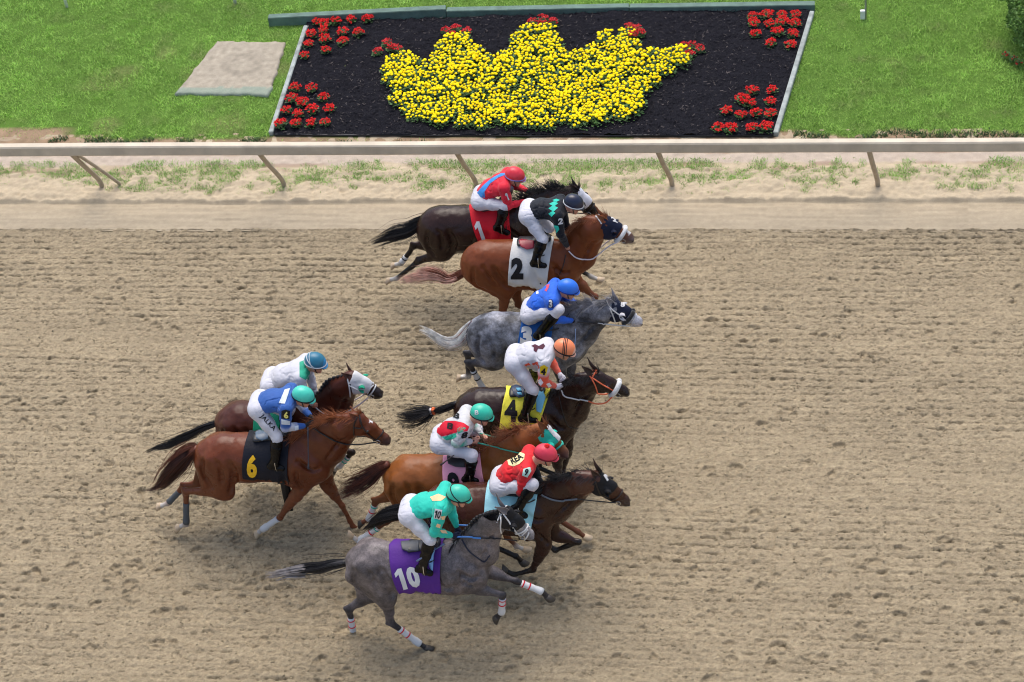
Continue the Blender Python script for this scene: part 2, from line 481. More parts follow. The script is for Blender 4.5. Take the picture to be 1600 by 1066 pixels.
bd = np.clip(np.minimum.reduce([XX-x[0], x[-1]-XX, YY-y[0], 9+0*YY])/.25, 0, 1); Z = Z*bd-.05*(1-bd)
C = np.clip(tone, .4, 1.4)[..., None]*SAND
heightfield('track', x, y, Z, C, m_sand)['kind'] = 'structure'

# clods thrown up over the harrowed sand
def clods(n):
    px = rg.uniform(-8.4, 7.4, n); py = rg.uniform(-6.2, 2.38, n)
    k = n//3; px[:k] = rg.normal(-2.2, 2.4, k); py[:k] = rg.normal(-2.6, 1.6, k)
    ok = (px > -8.5) & (px < 7.5) & (py > -6.3) & (py < 2.4); px, py = px[ok], py[ok]; n = len(px)
    i = np.clip(((px-x[0])/.0122).astype(int), 0, len(x)-1); j = np.clip(((py-y[0])/.0122).astype(int), 0, len(y)-1)
    s = .004+.013*rg.random(n)**2.5; c = np.stack([px, py, Z[i, j]+s*.3], 1)
    O = np.array([[1, 0, 0], [-1, 0, 0], [0, 1, 0], [0, -1, 0], [0, 0, 1], [0, 0, -1]])
    V = c[:, None]+O[None]*s[:, None, None]*rg.uniform(.6, 1.3, (n, 6, 1)); a = rg.uniform(0, 6.28, n)
    d = V-c[:, None]; V = c[:, None]+np.stack([d[..., 0]*np.cos(a)[:, None]-d[..., 1]*np.sin(a)[:, None], d[..., 0]*np.sin(a)[:, None]+d[..., 1]*np.cos(a)[:, None], d[..., 2]], -1)
    T = np.array([[0, 2, 4], [2, 1, 4], [1, 3, 4], [3, 0, 4], [2, 0, 5], [1, 2, 5], [3, 1, 5], [0, 3, 5]])
    me = mesh_np('clods', V.reshape(-1, 3), (np.arange(n)[:, None, None]*6+T[None]).reshape(-1, 3))
    set_col(me, np.repeat(SAND*(1.0+.16*rg.standard_normal(n))[:, None], 6, 0).clip(.02, 1)); obj('clods', me, m_sand)['kind'] = 'stuff'
clods(26000)

# rolled lane, sandy verge and the path behind the rail
x = np.arange(-10, 8.6, .024); y = np.arange(2.40, 4.80, .020)
XX, YY = np.meshgrid(x, y, indexing='ij')
edge = 3.06+.012*vn2(x, y*0, .4, 20)
S = lambda a, b, t: np.clip((t-a)/(b-a), 0, 1)**2*(3-2*np.clip((t-a)/(b-a), 0, 1))
berm = S(edge-.01, edge+.04, YY)*(1-S(3.75, 3.95, YY))
lane = 1-S(edge-.02, edge+.03, YY)
Z = -.026*lane+berm*(.03+.013*vn2(x, y, .22, 21, .12)+.010*vn2(x, y, .07, 22)+.006*vn2(x, y, .035, 23)+.002*np.random.default_rng(8).standard_normal(XX.shape))
Z += lane*(.003*vn2(x, y, .5, 24, .05)+.0015*vn2(x, y, .05, 25))+.006*(1-lane)*(1-berm)*vn2(x, y, .09, 26)
t0 = 1+.05*vn2(x, y, .5, 27, .04)+.04*vn2(x, y, .05, 28)
pink = np.array(lin((196, 181, 164)))*.78; soil = np.array(lin((150, 118, 96)))*.7
C = (SANDL*np.array([1.0, .98, .94]))[None, None]*t0[..., None]
C = C*(1-.07*lane[..., None])
pth = S(3.93, 4.0, YY+.03*vn2(x, y, .5, 29, .3))*(1-S(4.20, 4.26, YY))
C = C*(1-pth[..., None])+pink*pth[..., None]*(1+.05*vn2(x, y, .06, 30)[..., None])
dk = S(4.20, 4.26, YY+.03*vn2(x, y, .4, 31))*np.clip(.5+.5*vn2(x, y, .25, 32, .1), 0, 1)
C = C*(1-.6*dk[..., None])+soil*.6*dk[..., None]
rubble = np.clip(vn2(x, y, .5, 33, .12), 0, 1)*S(3.7, 3.8, YY)*(1-S(3.98, 4.02, YY))
C = C*(1-.45*rubble[..., None])+soil*.45*rubble[..., None]
line = np.exp(-((YY-edge+.005)/.014)**2)*(.6+.4*np.clip(vn2(x, y, .1, 34), -1, 1))
Z -= .012*line
heightfield('verge', x, y, Z, C, m_verge)['kind'] = 'structure'

# lawn soil sheet
x = np.arange(-14, 10.5, .06); y = np.arange(4.55, 15, .05)
XX, YY = np.meshgrid(x, y, indexing='ij')
g0 = np.array(lin((96, 130, 54)))*.72; so = np.array(lin((170, 145, 118)))*.7
lf = np.clip((-7.4-XX)/.3, 0, 1)*np.clip((5.0-YY)/.08, 0, 1)
f = np.clip(1-(YY-4.62-.07*vn2(x, y*0, .5, 40))/.10, 0, 1)
spot = np.clip(vn2(x, y, .5, 41)-1.2, 0, 1)
mixf = np.clip(f+.25*spot+lf, 0, 1)[..., None]
C = g0*(1-mixf)+so*mixf
heightfield('lawn', x, y, .004+.006*vn2(x, y, .3, 42), C*(1+.1*vn2(x, y, .1, 43)[..., None]), m_verge)['kind'] = 'structure'

# flower bed outline in world space, from its four corners
put('lawn_beyond', (np.array([[-90, 4.7, -.035], [90, 4.7, -.035], [90, 110, -.035], [-90, 110, -.035]]), [(0, 1, 2, 3)]),
    simple('lawn_far', tuple(g0), .9, .6, 30, .25, vscale=3))['kind'] = 'structure'
BL = atZ(428, 214); BR = atZ(1209, 216); TR = atZ(1268, 14); TL = atZ(481, 38)
SL = [atZ(275, 150), atZ(421, 152), atZ(447, 70), atZ(340, 68)]
def in_quad(X, Y, q, g=0.0):
    ok = np.ones(X.shape, bool); n = len(q); c = sum(np.array(p[:2]) for p in q)/n
    for i in range(n):
        a = np.array(q[i][:2]); b = np.array(q[(i+1) % n][:2]); e = b-a
        nrm = np.array([e[1], -e[0]])/np.linalg.norm(e)
        if nrm@(c-a) > 0: nrm = -nrm
        ok &= ((X-a[0])*nrm[0]+(Y-a[1])*nrm[1]) < g
    return ok
BED = [BL, BR, TR, TL]

def blades(name, X, Y, H, Wd, C, label=None):
    """one sheet of real grass blades: each a bent two-segment strip"""
    n = len(X); a = RNG.uniform(0, 2*math.pi, n); lean = RNG.uniform(.4, 1.5, n)*H
    la = RNG.uniform(0, 2*math.pi, n)
    ux, uy = np.cos(a)*Wd/2, np.sin(a)*Wd/2
    z0 = np.zeros(n)
    P = np.stack([
        np.stack([X-ux, Y-uy, z0], 1), np.stack([X+ux, Y+uy, z0], 1),
        np.stack([X-ux*.7+np.cos(la)*lean*.35, Y-uy*.7+np.sin(la)*lean*.35, H*.6], 1),
        np.stack([X+ux*.7+np.cos(la)*lean*.35, Y+uy*.7+np.sin(la)*lean*.35, H*.6], 1),
        np.stack([X+np.cos(la)*lean, Y+np.sin(la)*lean, H*.95], 1)], 1)
    V = P.reshape(-1, 3); b = np.arange(n)[:, None]*5
    T = np.concatenate([b+np.array([[0, 1, 3]]), b+np.array([[0, 3, 2]]), b+np.array([[2, 3, 4]])], 1).reshape(-1, 3)
    me = mesh_np(name, V, T, False); set_col(me, np.repeat(C, 5, 0))
    o = obj(name, me, m_grass); o['kind'] = 'stuff'
    return o
m_grass = vcmat('grass_blade', .55, 0, spec=.3)
_b = m_grass.node_tree.nodes['Principled BSDF']; _b.inputs['Subsurface Weight'].default_value = 0
N_ = 330000
gx = RNG.uniform(-10.6, 8.0, N_); gy = 4.56+RNG.random(N_)**1.15*5.0
keep = ~in_quad(gx, gy, BED, .07) & ~(in_quad(gx, gy, SL, 0) & ~(~in_quad(gx, gy, SL, -.06) & (pn2(gx, gy, .12, 92) > .5)))
ed = gy-4.64-.06*pn2(gx, gx*0, .5, 40); keep &= (ed > 0) | (RNG.random(N_) < .10)
keep &= ~((pn2(gx, gy, .45, 41) > 1.9) & (RNG.random(N_) < .4))
keep &= RNG.random(N_) < np.clip(.55+ed*3, .2, 1)
keep &= ~((gx < -7.4) & (gy < 4.98+.16*pn2(gx, gy, .25, 93)+(-7.4-gx)*.05) & (RNG.random(N_) < .93))
gx, gy = gx[keep], gy[keep]; n = len(gx)
v1 = .8*pn2(gx, gy, .9, 50)+.5*pn2(gx, gy, .35, 150); v2 = pn2(gx, gy, .14, 51); v3 = RNG.standard_normal(n)
gcol = np.array(lin((140, 174, 82)))*1.3
dry = np.clip(.5*pn2(gx, gy, .3, 52)-.25+.6*np.clip(1-(gy-4.62)/.35, 0, 1)*RNG.random(n), 0, .8)[:, None]
C = gcol*(1+.13*v1+.12*v2+.16*v3)[:, None]
C = C*(1-dry)+np.array(lin((166, 172, 112)))*.8*dry
C *= np.where(gx > 3.5, .92, 1.05)[:, None]
blades('grass', gx, gy, RNG.uniform(.018, .045, n)*(1+.2*v2), RNG.uniform(.005, .010, n), np.clip(C, .01, 1))
# straggling grass on the verge
N_ = 120000
gx = RNG.uniform(-9.8, 8.0, N_); gy = RNG.uniform(3.2, 4.05, N_)
dens = .38*pn2(gx, gy*1.8, .55, 60)+.32*pn2(gx, gy, .12, 61)+.66-np.abs(gy-3.74)*1.8+.20*(np.abs(gx-1.2) < 3.4)
dens += np.where(gx < -7.5, -.1, 0)+np.where((gx > 3.2) & (gx < 5.0), -.35, 0)
keep = RNG.random(N_) < np.clip(dens*1.3, 0, .7)
gx, gy = gx[keep], gy[keep]; n = len(gx)
C = np.array(lin((134, 172, 84)))*1.05*(1+.2*RNG.standard_normal(n)+.1*pn2(gx, gy, .2, 62))[:, None]
o = blades('verge_grass', gx, gy, RNG.uniform(.02, .05, n), RNG.uniform(.004, .009, n), np.clip(C, .01, 1))
o.location.z = .02
# rough weeds where the lawn meets the path
n = 9000
gx = RNG.uniform(-10.4, 8, n); gy = 4.60+.05*RNG.standard_normal(n)+.05*pn2(gx, gx*0, .5, 40)
keep = (pn2(gx, gx*0, .35, 63) > .2) & ~in_quad(gx, gy, BED, .1); gx, gy = gx[keep], gy[keep]; n = len(gx)
blades('weeds', gx, gy, RNG.uniform(.02, .06, n), RNG.uniform(.008, .02, n),
       np.clip(np.array(lin((90, 122, 70)))*.6*(1+.25*RNG.standard_normal(n))[:, None], .01, 1))

# ================================================================== flower bed and garden
m_mulch = simple('mulch_dark', lin((30, 30, 35)), .95, .9, 40, .5, vscale=60, spec=.05)
m_timber = simple('timber_weathered', tuple(np.array(lin((160, 168, 164)))*.78), .85, .8, 22, .34, vscale=7)
m_timberg = simple('timber_green', tuple(np.array(lin((108, 134, 122)))*.75), .85, .6, 30, .2, vscale=7)
m_conc = simple('slab_concrete', tuple(np.array(lin((190, 174, 152)))*.72), .92, .8, 30, .14, vscale=6)
# mulch heightfield inside the outline
def quad_grid(q, nu, nv):
    u = np.linspace(0, 1, nu)[:, None, None]; v = np.linspace(0, 1, nv)[None, :, None]
    q = [np.array(p) for p in q]
    return (q[0]*(1-u)+q[1]*u)*(1-v)+(q[3]*(1-u)+q[2]*u)*v
G = quad_grid(BED, 420, 170)
fl = G.reshape(-1, 3).copy()
fl[:, 2] = .052+.008*pn2(fl[:, 0], fl[:, 1], .025, 70)+.012*pn2(fl[:, 0], fl[:, 1], .12, 71)+.02*pn2(fl[:, 0], fl[:, 1], .6, 72)*.5
i = np.arange(419)[:, None]*170+np.arange(169)[None]
F = np.stack([i, i+170, i+171, i+1], -1).reshape(-1, 4)
put('mulch', (fl, F), m_mulch)['kind'] = 'structure'
# bark chips lying on it
n = 14000; u, v = RNG.random(n), RNG.random(n); q = [np.array(p) for p in BED]
P = ((q[0]*(1-u)[:, None]+q[1]*u[:, None])*(1-v)[:, None]+(q[3]*(1-u)[:, None]+q[2]*u[:, None])*v[:, None])
z = .056+.02*pn2(P[:, 0], P[:, 1], .6, 72)*.5+RNG.uniform(0, .012, n)
a = RNG.uniform(0, 2*math.pi, n); l = RNG.uniform(.008, .032, n); w = RNG.uniform(.003, .006, n)
dx, dy = np.cos(a)*l, np.sin(a)*l; ex, ey = -np.sin(a)*w, np.cos(a)*w; tz = RNG.uniform(-.006, .01, n)
V = np.stack([np.stack([P[:, 0]-dx-ex, P[:, 1]-dy-ey, z], 1), np.stack([P[:, 0]+dx-ex, P[:, 1]+dy-ey, z+tz], 1),
              np.stack([P[:, 0]+dx+ex, P[:, 1]+dy+ey, z+tz+.003], 1), np.stack([P[:, 0]-dx+ex, P[:, 1]-dy+ey, z+.003], 1)], 1).reshape(-1, 3)
me = mesh_np('bark_chips', V, np.arange(4*n).reshape(n, 4), False)
tone = RNG.random(n)**9; base = np.array(lin((31, 31, 36))); hi = np.array(lin((105, 98, 96)))
set_col(me, np.repeat(base*(1-tone[:, None])+hi*tone[:, None], 4, 0))
obj('bark_chips', me, vcmat('bark', .9, spec=.05))['kind'] = 'stuff'

def beam(name, a, b, h, w, mat, label, zb=0.0, extra=None, group=None):
    a = np.array(a, float); b = np.array(b, float); d = b-a; L = np.linalg.norm(d[:2]); an = math.atan2(d[1], d[0])
    R = np.array([[math.cos(an), -math.sin(an), 0], [math.sin(an), math.cos(an), 0], [0, 0, 1]])
    c = (a+b)/2; c[2] = zb+h/2
    o = bbox_bevel(name, c, (L, w, h), mat, None, .008, R)
    return tag(o, label, 'edging', group)
pA, pB, pC, pD = atZ(420, 44), atZ(697, 30), atZ(983, 24), atZ(1273, 20)
for p in (pA, pB, pC, pD): p[2] = 0
off = np.array([0, .09, 0])
beam('timber_edging', pA+off, pB+off, .17, .13, m_timberg, 'green weathered timber at the back left of the flower bed, reaching past its corner')
beam('timber_edging', pB+off*1.05+[.01, 0, 0], pC+off*1.0, .13, .13, m_timberg, 'weathered timber edging along the middle of the back of the flower bed')
beam('timber_edging', pC+off*.9+[.01, 0, 0], pD+off*.9, .13, .13, m_timberg, 'weathered timber edging at the back right of the flower bed')
beam('timber_edging', atZ(424, 213), atZ(479, 46), .08, .070, m_timber, 'pale grey timber down the left side of the flower bed')
beam('timber_edging', atZ(1212, 214), atZ(1269, 24), .085, .070, m_timber, 'pale grey timber down the right side of the flower bed')
fe = [atZ(x_, 213.5+.002*(x_-428)) for x_ in np.linspace(430, 1207, 40)]
fe = [p+np.array([0, .006*math.sin(i*.9), .03]) for i, p in enumerate(fe)]
tag(put('bed_strip', tube(fe, .018, 6), simple('black_edging', (.012, .012, .014), .5)), 'thin black plastic strip along the front of the flower bed', 'edging')

# concrete slab in the lawn
bm = bmesh.new(); q = [np.array(p) for p in SL]
Gs = quad_grid(SL, 50, 34); vt = {}
for i in range(50):
    for j in range(34):
        p = Gs[i, j]; e = min(i, 49-i, j, 33-j)
        jx = .035*mnoise.noise(Vector((p[0]*7, p[1]*7, 1)))*(e < 3)
        z = .055+.008*mnoise.noise(Vector((p[0]*3, p[1]*3, 0)))-(.012 if e == 0 else 0)
        r = math.hypot((p[0]-(Gs[28, 18][0]))/.32, (p[1]-Gs[28, 18][1])/.3)
        z -= .012*math.exp(-((r-1)/.18)**2)
        vt[i, j] = bm.verts.new((p[0]+jx, p[1]+jx+(.02*mnoise.noise(Vector((p[0]*17, p[1]*17, 5))) if e < 2 else 0), z))
for i in range(49):
    for j in range(33): bm.faces.new((vt[i, j], vt[i+1, j], vt[i+1, j+1], vt[i, j+1]))
rim = [vt[i, 0] for i in range(50)]+[vt[49, j] for j in range(1, 34)]+[vt[i, 33] for i in range(48, -1, -1)]+[vt[0, j] for j in range(32, 0, -1)]
low = [bm.verts.new((v.co.x, v.co.y, -.02)) for v in rim]
for k in range(len(rim)):
    k2 = (k+1) % len(rim); bm.faces.new((rim[k], low[k], low[k2], rim[k2]))
me = bpy.data.meshes.new('slab'); bm.to_mesh(me); bm.free()
C = []
for v in me.vertices:
    x_, y_ = v.co.x, v.co.y
    gr = max(0, min(1, (4.6+1.16-y_+.05*mnoise.noise(Vector((x_*9, y_*9, 4))))/.05))
    r = math.hypot((x_-Gs[28, 18][0])/.32, (y_-Gs[28, 18][1])/.3)
    ring = .8*math.exp(-((r-.8)/.3)**2)*(.6+.4*mnoise.noise(Vector((x_*8, y_*8, 2))))
    c = np.array(lin((182, 172, 154)))*.74*(1+.30*mnoise.noise(Vector((x_*12, y_*12, 3))))
    c = c*(1-.30*ring); g = np.array(lin((150, 172, 156)))*.7
    front = (y_ < Gs[0, 0][1]+.14+.05*mnoise.noise(Vector((x_*7, 0, 4))))
    if front: c = c*.3+g*.7
    C.append(c)
set_col(me, np.array(C))
for p in me.polygons: p.use_smooth = True
tag(obj('concrete_slab', me, vcmat('slab', .9, .8, 40, .1, .12, 40)), 'worn square concrete slab with a faint ring mark set in the lawn', 'slab')

# ------------------------------------------------------------------ flowers
m_leaf = simple('leaf_green', lin((60, 98, 42)), .6, 0, 60, .35, vscale=40)
m_yel = simple('petal_yellow', (.93, .74, .010), .8, 0, 50, .08, vscale=90, spec=.1)
m_yel2 = simple('petal_gold', (.90, .66, .006), .8, 0, 50, .12, vscale=90, spec=.1)
m_red = simple('petal_red', (.72, .010, .010), .8, 0, 50, .30, vscale=90)
m_dred = simple('petal_dark_red', (.60, .008, .014), .6, 0, 50, .30, vscale=90)
def leafclump(n, R, H, L, rg):
    mb = MB()
    for k in range(n):
        a = rg.uniform(0, 6.283); r = R*math.sqrt(rg.random()); z = H*rg.uniform(.15, 1)*(1-.35*(r/R)**2)
        b = rg.uniform(0, 6.283); l = L*rg.uniform(.6, 1.2); w = l*.33; up = rg.uniform(-.2, .7)
        c = np.array([r*math.cos(a), r*math.sin(a), z]); d = np.array([math.cos(b), math.sin(b), up])*l
        s = np.array([-math.sin(b), math.cos(b), rg.uniform(-.4, .4)])*w
        mb.add([c, c+d*.5+s, c+d, c+d*.5-s+np.array([0, 0, .004])], [(0, 1, 2, 3)])
    V, F = mb.out(); return V, F
def pompom(R, rg):
    bm = bmesh.new(); bmesh.ops.create_icosphere(bm, subdivisions=2, radius=R)
    for v in bm.verts:
        k = 1+rg.uniform(-.16, .16); v.co *= k; v.co.z = v.co.z*.72
        if v.co.z < -R*.3: v.co.z = -R*.3
    me = bpy.data.meshes.new('bloom'); bm.to_mesh(me); bm.free(); return me
def spiky(R, rg, n=16):
    mb = MB()
    for k in range(n):
        a = rg.uniform(0, 6.283); el = rg.uniform(-.1, 1.35); l = R*rg.uniform(.7, 1.15)
        d = np.array([math.cos(a)*math.cos(el), math.sin(a)*math.cos(el), math.sin(el)])*l
        s = np.array([-math.sin(a), math.cos(a), 0])*R*.30; u = np.cross(d, s); u = u/np.linalg.norm(u)*R*.12
        mb.add([(0, 0, 0), d*.6+s, d, d*.6-s, d*.6+u], [(0, 1, 4), (1, 2, 4), (2, 3, 4), (3, 0, 4)])
    V, F = mb.out(); return mesh_np('bloom', V, F, False)
rf = random.Random(3)
YB = [pompom(.028, rf) for _ in range(5)]
RB = [spiky(.038, rf) for _ in range(5)]; DB = [spiky(.034, rf) for _ in range(4)]
for i_, me in enumerate(YB): me.materials.append(m_yel2 if i_ == 4 else m_yel)
for me in RB: me.materials.append(m_red)
for me in DB: me.materials.append(m_dred)
MF = [mesh_np('foliage', *leafclump(110, .15, .13, .05, rf), False) for _ in range(4)]
RF = [mesh_np('foliage', *leafclump(70, .075, .09, .045, rf), False) for _ in range(4)]
for me in MF+RF: me.materials.append(m_leaf)
def plant(name, p, label, cat, group, fol, blooms, nb, R, H, rz, dome=.35, scale=1.0):
    e = empty(name, (p[0], p[1], .045), label, cat, group); e.rotation_euler[2] = rz
    e.scale = (scale,)*3
    f = bpy.data.objects.new('foliage', fol); COL.objects.link(f); f.parent = e
    pts = []
    for k in range(nb*30):
        if len(pts) >= nb: break
        a = rf.uniform(0, 6.283); r = R*math.sqrt(rf.random())
        q = (r*math.cos(a), r*math.sin(a))
        if all((q[0]-s[0])**2+(q[1]-s[1])**2 > (R*R*1.6/nb) for s in pts): pts.append(q)
    for q in pts:
        b = bpy.data.objects.new('bloom', rf.choice(blooms)); COL.objects.link(b); b.parent = e
        rr = math.hypot(*q)/R
        b.location = (q[0], q[1], H*(1-dome*rr*rr)+rf.uniform(-.012, .012)); s = rf.uniform(.62, 1.05); b.scale = (s, s, s)
        b.rotation_euler = (rf.uniform(-.3, .3), rf.uniform(-.3, .3), rf.uniform(0, 6.28))
    return e
def zo6(l): return [(a/3.556+400, b/3.556) for a, b in l]
def zo7(l): return [(a/3.478+830, b/3.478) for a, b in l]
patches = [
 ('back left', zo6([(340,122),(383,140),(375,172),(445,122),(530,115),(620,112),(310,193),(383,225),(480,183),(567,188),(290,250),(485,238),(387,283),(270,310)])),
 ('front left', zo6([(215,492),(310,498),(200,555),(262,572),(378,545),(172,615),(235,635),(316,618),(410,607),(220,690),(308,690),(385,683),(140,695)])),
 ('back right', zo7([(1203,95),(1210,130),(1280,85),(1295,135),(1362,85),(1362,125),(1440,85),(1435,135),(1222,188),(1340,183),(1423,188),(1303,238),(1405,248)])),
 ('front right', zo7([(1200,498),(1310,495),(1145,545),(1185,568),(1298,555),(1060,605),(1138,628),(1220,618),(1300,622),(1015,698),(1088,703),(1198,700),(1278,700)]))]
for nm, pts in patches:
    for (px, py) in pts:
        p = atZ(px, py, .09); r_ = rf.uniform(.85, 1.1)
        plant('red_flower', p, 'small plant with bright red flowers in the %s corner of the dark mulch bed' % nm, 'flower',
              'red flowers in the %s corner of the bed' % nm, rf.choice(RF), RB, 13, .085, .10, rf.uniform(0, 6), .3, r_*1.08)
tips = [((590,82),(605,68),(622,78),(612,76)), ((697,50),(712,46),(729,51),(706,57)), ((832,36),(848,30),(864,36),(848,40)),
        ((984,44),(996,46),(1002,54),(990,56)), ((1068,74),(1082,72),(1093,78),(1078,86))]
tn = ['leftmost', 'second from left', 'middle', 'second from right', 'rightmost']
for t, pts in enumerate(tips):
    for px, py in pts:
        p = atZ(px, py, .1)
        plant('red_flower', p, 'dark red flowers at the %s point of the yellow crown' % tn[t], 'flower',
              'red flowers on the %s point of the crown' % tn[t], rf.choice(RF), DB, 13, .075, .12, rf.uniform(0, 6), .3, 1.0)
crown = [(593,92),(610,84),(628,78),(645,92),(672,96),(690,70),(702,54),(734,55),(742,72),(765,92),(788,82),(805,62),(825,44),
         (845,38),(868,40),(876,55),(888,80),(905,84),(925,72),(950,52),(968,46),(985,50),(996,72),(1004,88),(1025,80),
         (1062,74),(1076,90),(1070,105),(1040,122),(1022,145),(1005,172),(985,188),(950,192),(900,198),(858,205),(800,196),
         (740,200),(682,196),(640,190),(620,175),(610,150),(604,120)]
crw = [atZ(px, py, .10)[:2] for px, py in crown]
def inpoly(x, y, P):
    c = False
    for i in range(len(P)):
        a, b = P[i], P[i-1]
        if (a[1] > y) != (b[1] > y) and x < (b[0]-a[0])*(y-a[1])/(b[1]-a[1])+a[0]: c = not c
    return c
def edged(x, y, P):
    return min(np.linalg.norm(np.array([x, y])-(np.array(P[i-1])+np.clip(np.dot(np.array([x, y])-P[i-1], P[i]-P[i-1])/np.dot(P[i]-P[i-1], P[i]-P[i-1]), 0, 1)*(P[i]-P[i-1]))) for i in range(len(P)))
xs = [p[0] for p in crw]; ys = [p[1] for p in crw]; placed = []
for _ in range(9000):
    x_, y_ = rf.uniform(min(xs), max(xs)), rf.uniform(min(ys), max(ys))
    if inpoly(x_, y_, crw) and all((x_-a)**2+(y_-b)**2 > .178**2 for a, b in placed) and edged(x_, y_, crw) > .065:
        placed.append((x_, y_))
for x_, y_ in placed:
    plant('marigold_plant', (x_, y_), 'marigold plant covered in round yellow blooms in the crown shaped planting', 'flower',
          'yellow marigolds forming the crown', rf.choice(MF), YB, 15, .14, .15, rf.uniform(0, 6), .22, rf.uniform(.85, 1.1))

# ------------------------------------------------------------------ rail
m_rail = simple('rail_weathered', tuple(np.array(lin((204, 192, 170)))*.90), .6, .35, 25, .13, vscale=4)
m_post = simple('post_weathered', tuple(np.array(lin((182, 166, 142)))*.88), .6, .3, 30, .15, vscale=10)
rail = empty('guard_rail', (0, 3.4, 0), 'long white running rail on leaning gooseneck posts beside the track', 'rail')
def rY(x): return 2.93+.0*x
mb = MB(); prof = [(-.055, -.085), (.055, -.085), (.06, -.07), (.06, .055), (.045, .075), (-.045, .075), (-.06, .055), (-.06, -.07)]
xs_ = np.linspace(-11, 9.5, 60); V = []
for i, xx in enumerate(xs_):
    zc = 1.035+.004*math.sin(xx*.8); yc = 2.955
    V += [(xx, yc+a, zc+b) for a, b in prof]
F = [(i*8+j, (i+1)*8+j, (i+1)*8+(j+1) % 8, i*8+(j+1) % 8) for i in range(59) for j in range(8)]
put('rail_beam', (np.array(V), F), m_rail, rail, False)
for px in (160, 445, 745, 1051, 1372):
    b = atZ(px, 293); b[2] = -.05
    P = [b, b+[-.008, -.012, .17], b+[-.035, -.10, .36], b+[-.08, -.29, .68], b+[-.13, 2.96-b[1], 1.0]]
    o = put('post', tube(resample(P, 16), .036, 10), m_post, rail)
b = atZ(193, 288); put('brace', tube(resample([b+[0, 0, -.05], b+[-.21, (2.99-b[1])*.5, .48], b+[-.43, 2.99-b[1], .98]], 10), .026, 8), m_post, rail)
# white markers and utility post on the lawn
m_white = simple('white_paint', (.75, .75, .74), .5)
for px, py, lb in ((105, 12, 'short white stake in the grass at the far left corner of the lawn'), (368, 6, 'short white stake in the grass behind the concrete slab')):
    b = atZ(px, py); tag(put('stake', tube([b+[0, 0, -.03], b+[-.01, 0, .3], b+[-.012, 0, .78], b+[-.012, 0, .82]], [.026, .026, .026, .012], 10), m_white), lb, 'stake')
b = atZ(1351, 32)
st = empty('service_post', b, 'thin grey post with a small white box on the lawn right of the flower bed', 'post')
put('pole', tube([b+[.015, .01, -.05], b+[.015, .01, .95]], .016, 8), simple('grey_metal', (.35, .36, .37), .45, metal=.6), st)
bbox_bevel('box', b+np.array([-.03, -.02, .12]), (.075, .06, .15), m_white, st, .006)
tag(put('lawn_lamp', tube([b+[2.0, .3, -.02], b+[2.0, .3, .04]], .02, 8), m_white), None) if False else None

# hedge in the top right corner
def hedge():
    c = atZ(1640, 70); rg = np.random.default_rng(9)
    e = empty('hedge', c, 'dense clipped green hedge bush at the right edge of the lawn', 'hedge')
    n = 26000; th = rg.uniform(0, 2*math.pi, n); u = rg.uniform(-1, 1, n); r = (1-.25*rg.random(n)**2)
    s = np.sqrt(1-u*u); P = np.stack([s*np.cos(th)*1.0, s*np.sin(th)*1.1, u*.85], 1)*r[:, None]
    bumpy = 1+.07*pn2(P[:, 0]+9, P[:, 1]+P[:, 2]*1.7, .25, 80); P *= bumpy[:, None]
    P = P[P[:, 2] > -.75]; n = len(P); P = P+np.array([c[0]+.27, c[1]+.15, .78])
    d = rg.standard_normal((n, 3)); d /= np.linalg.norm(d, axis=1)[:, None]; l = rg.uniform(.015, .035, n)[:, None]
    s2 = np.cross(d, rg.standard_normal((n, 3))); s2 /= np.linalg.norm(s2, axis=1)[:, None]; s2 *= l*.5
    V = np.stack([P, P+d*l+s2, P+d*l*2, P+d*l-s2], 1).reshape(-1, 3)
    me = mesh_np('foliage', V, np.arange(4*n).reshape(n, 4), False)
    g = np.array(lin((92, 122, 62)))*1.2; set_col(me, np.repeat(g*(1+.3*rg.standard_normal(n))[:, None], 4, 0).clip(.01, 1))
    obj('foliage', me, vcmat('hedge_leaf', .6), e)
    V, F = tube([c+[.27, .15, 0], c+[.27, .15, .9]], [.07, .03], 8); put('trunk', (V, F), simple('bark_brown', (.08, .05, .03), .9), e)
    for k, (px, py) in enumerate(((1572, 86), (1584, 92), (1592, 98))):
        p = atZ(px, py, .08)
        plant('red_flower', p, 'small dull red flowers in the grass at the foot of the hedge', 'flower', 'red flowers under the hedge', rf.choice(RF), DB, 4, .06, .07, k, .3, .8)
hedge()

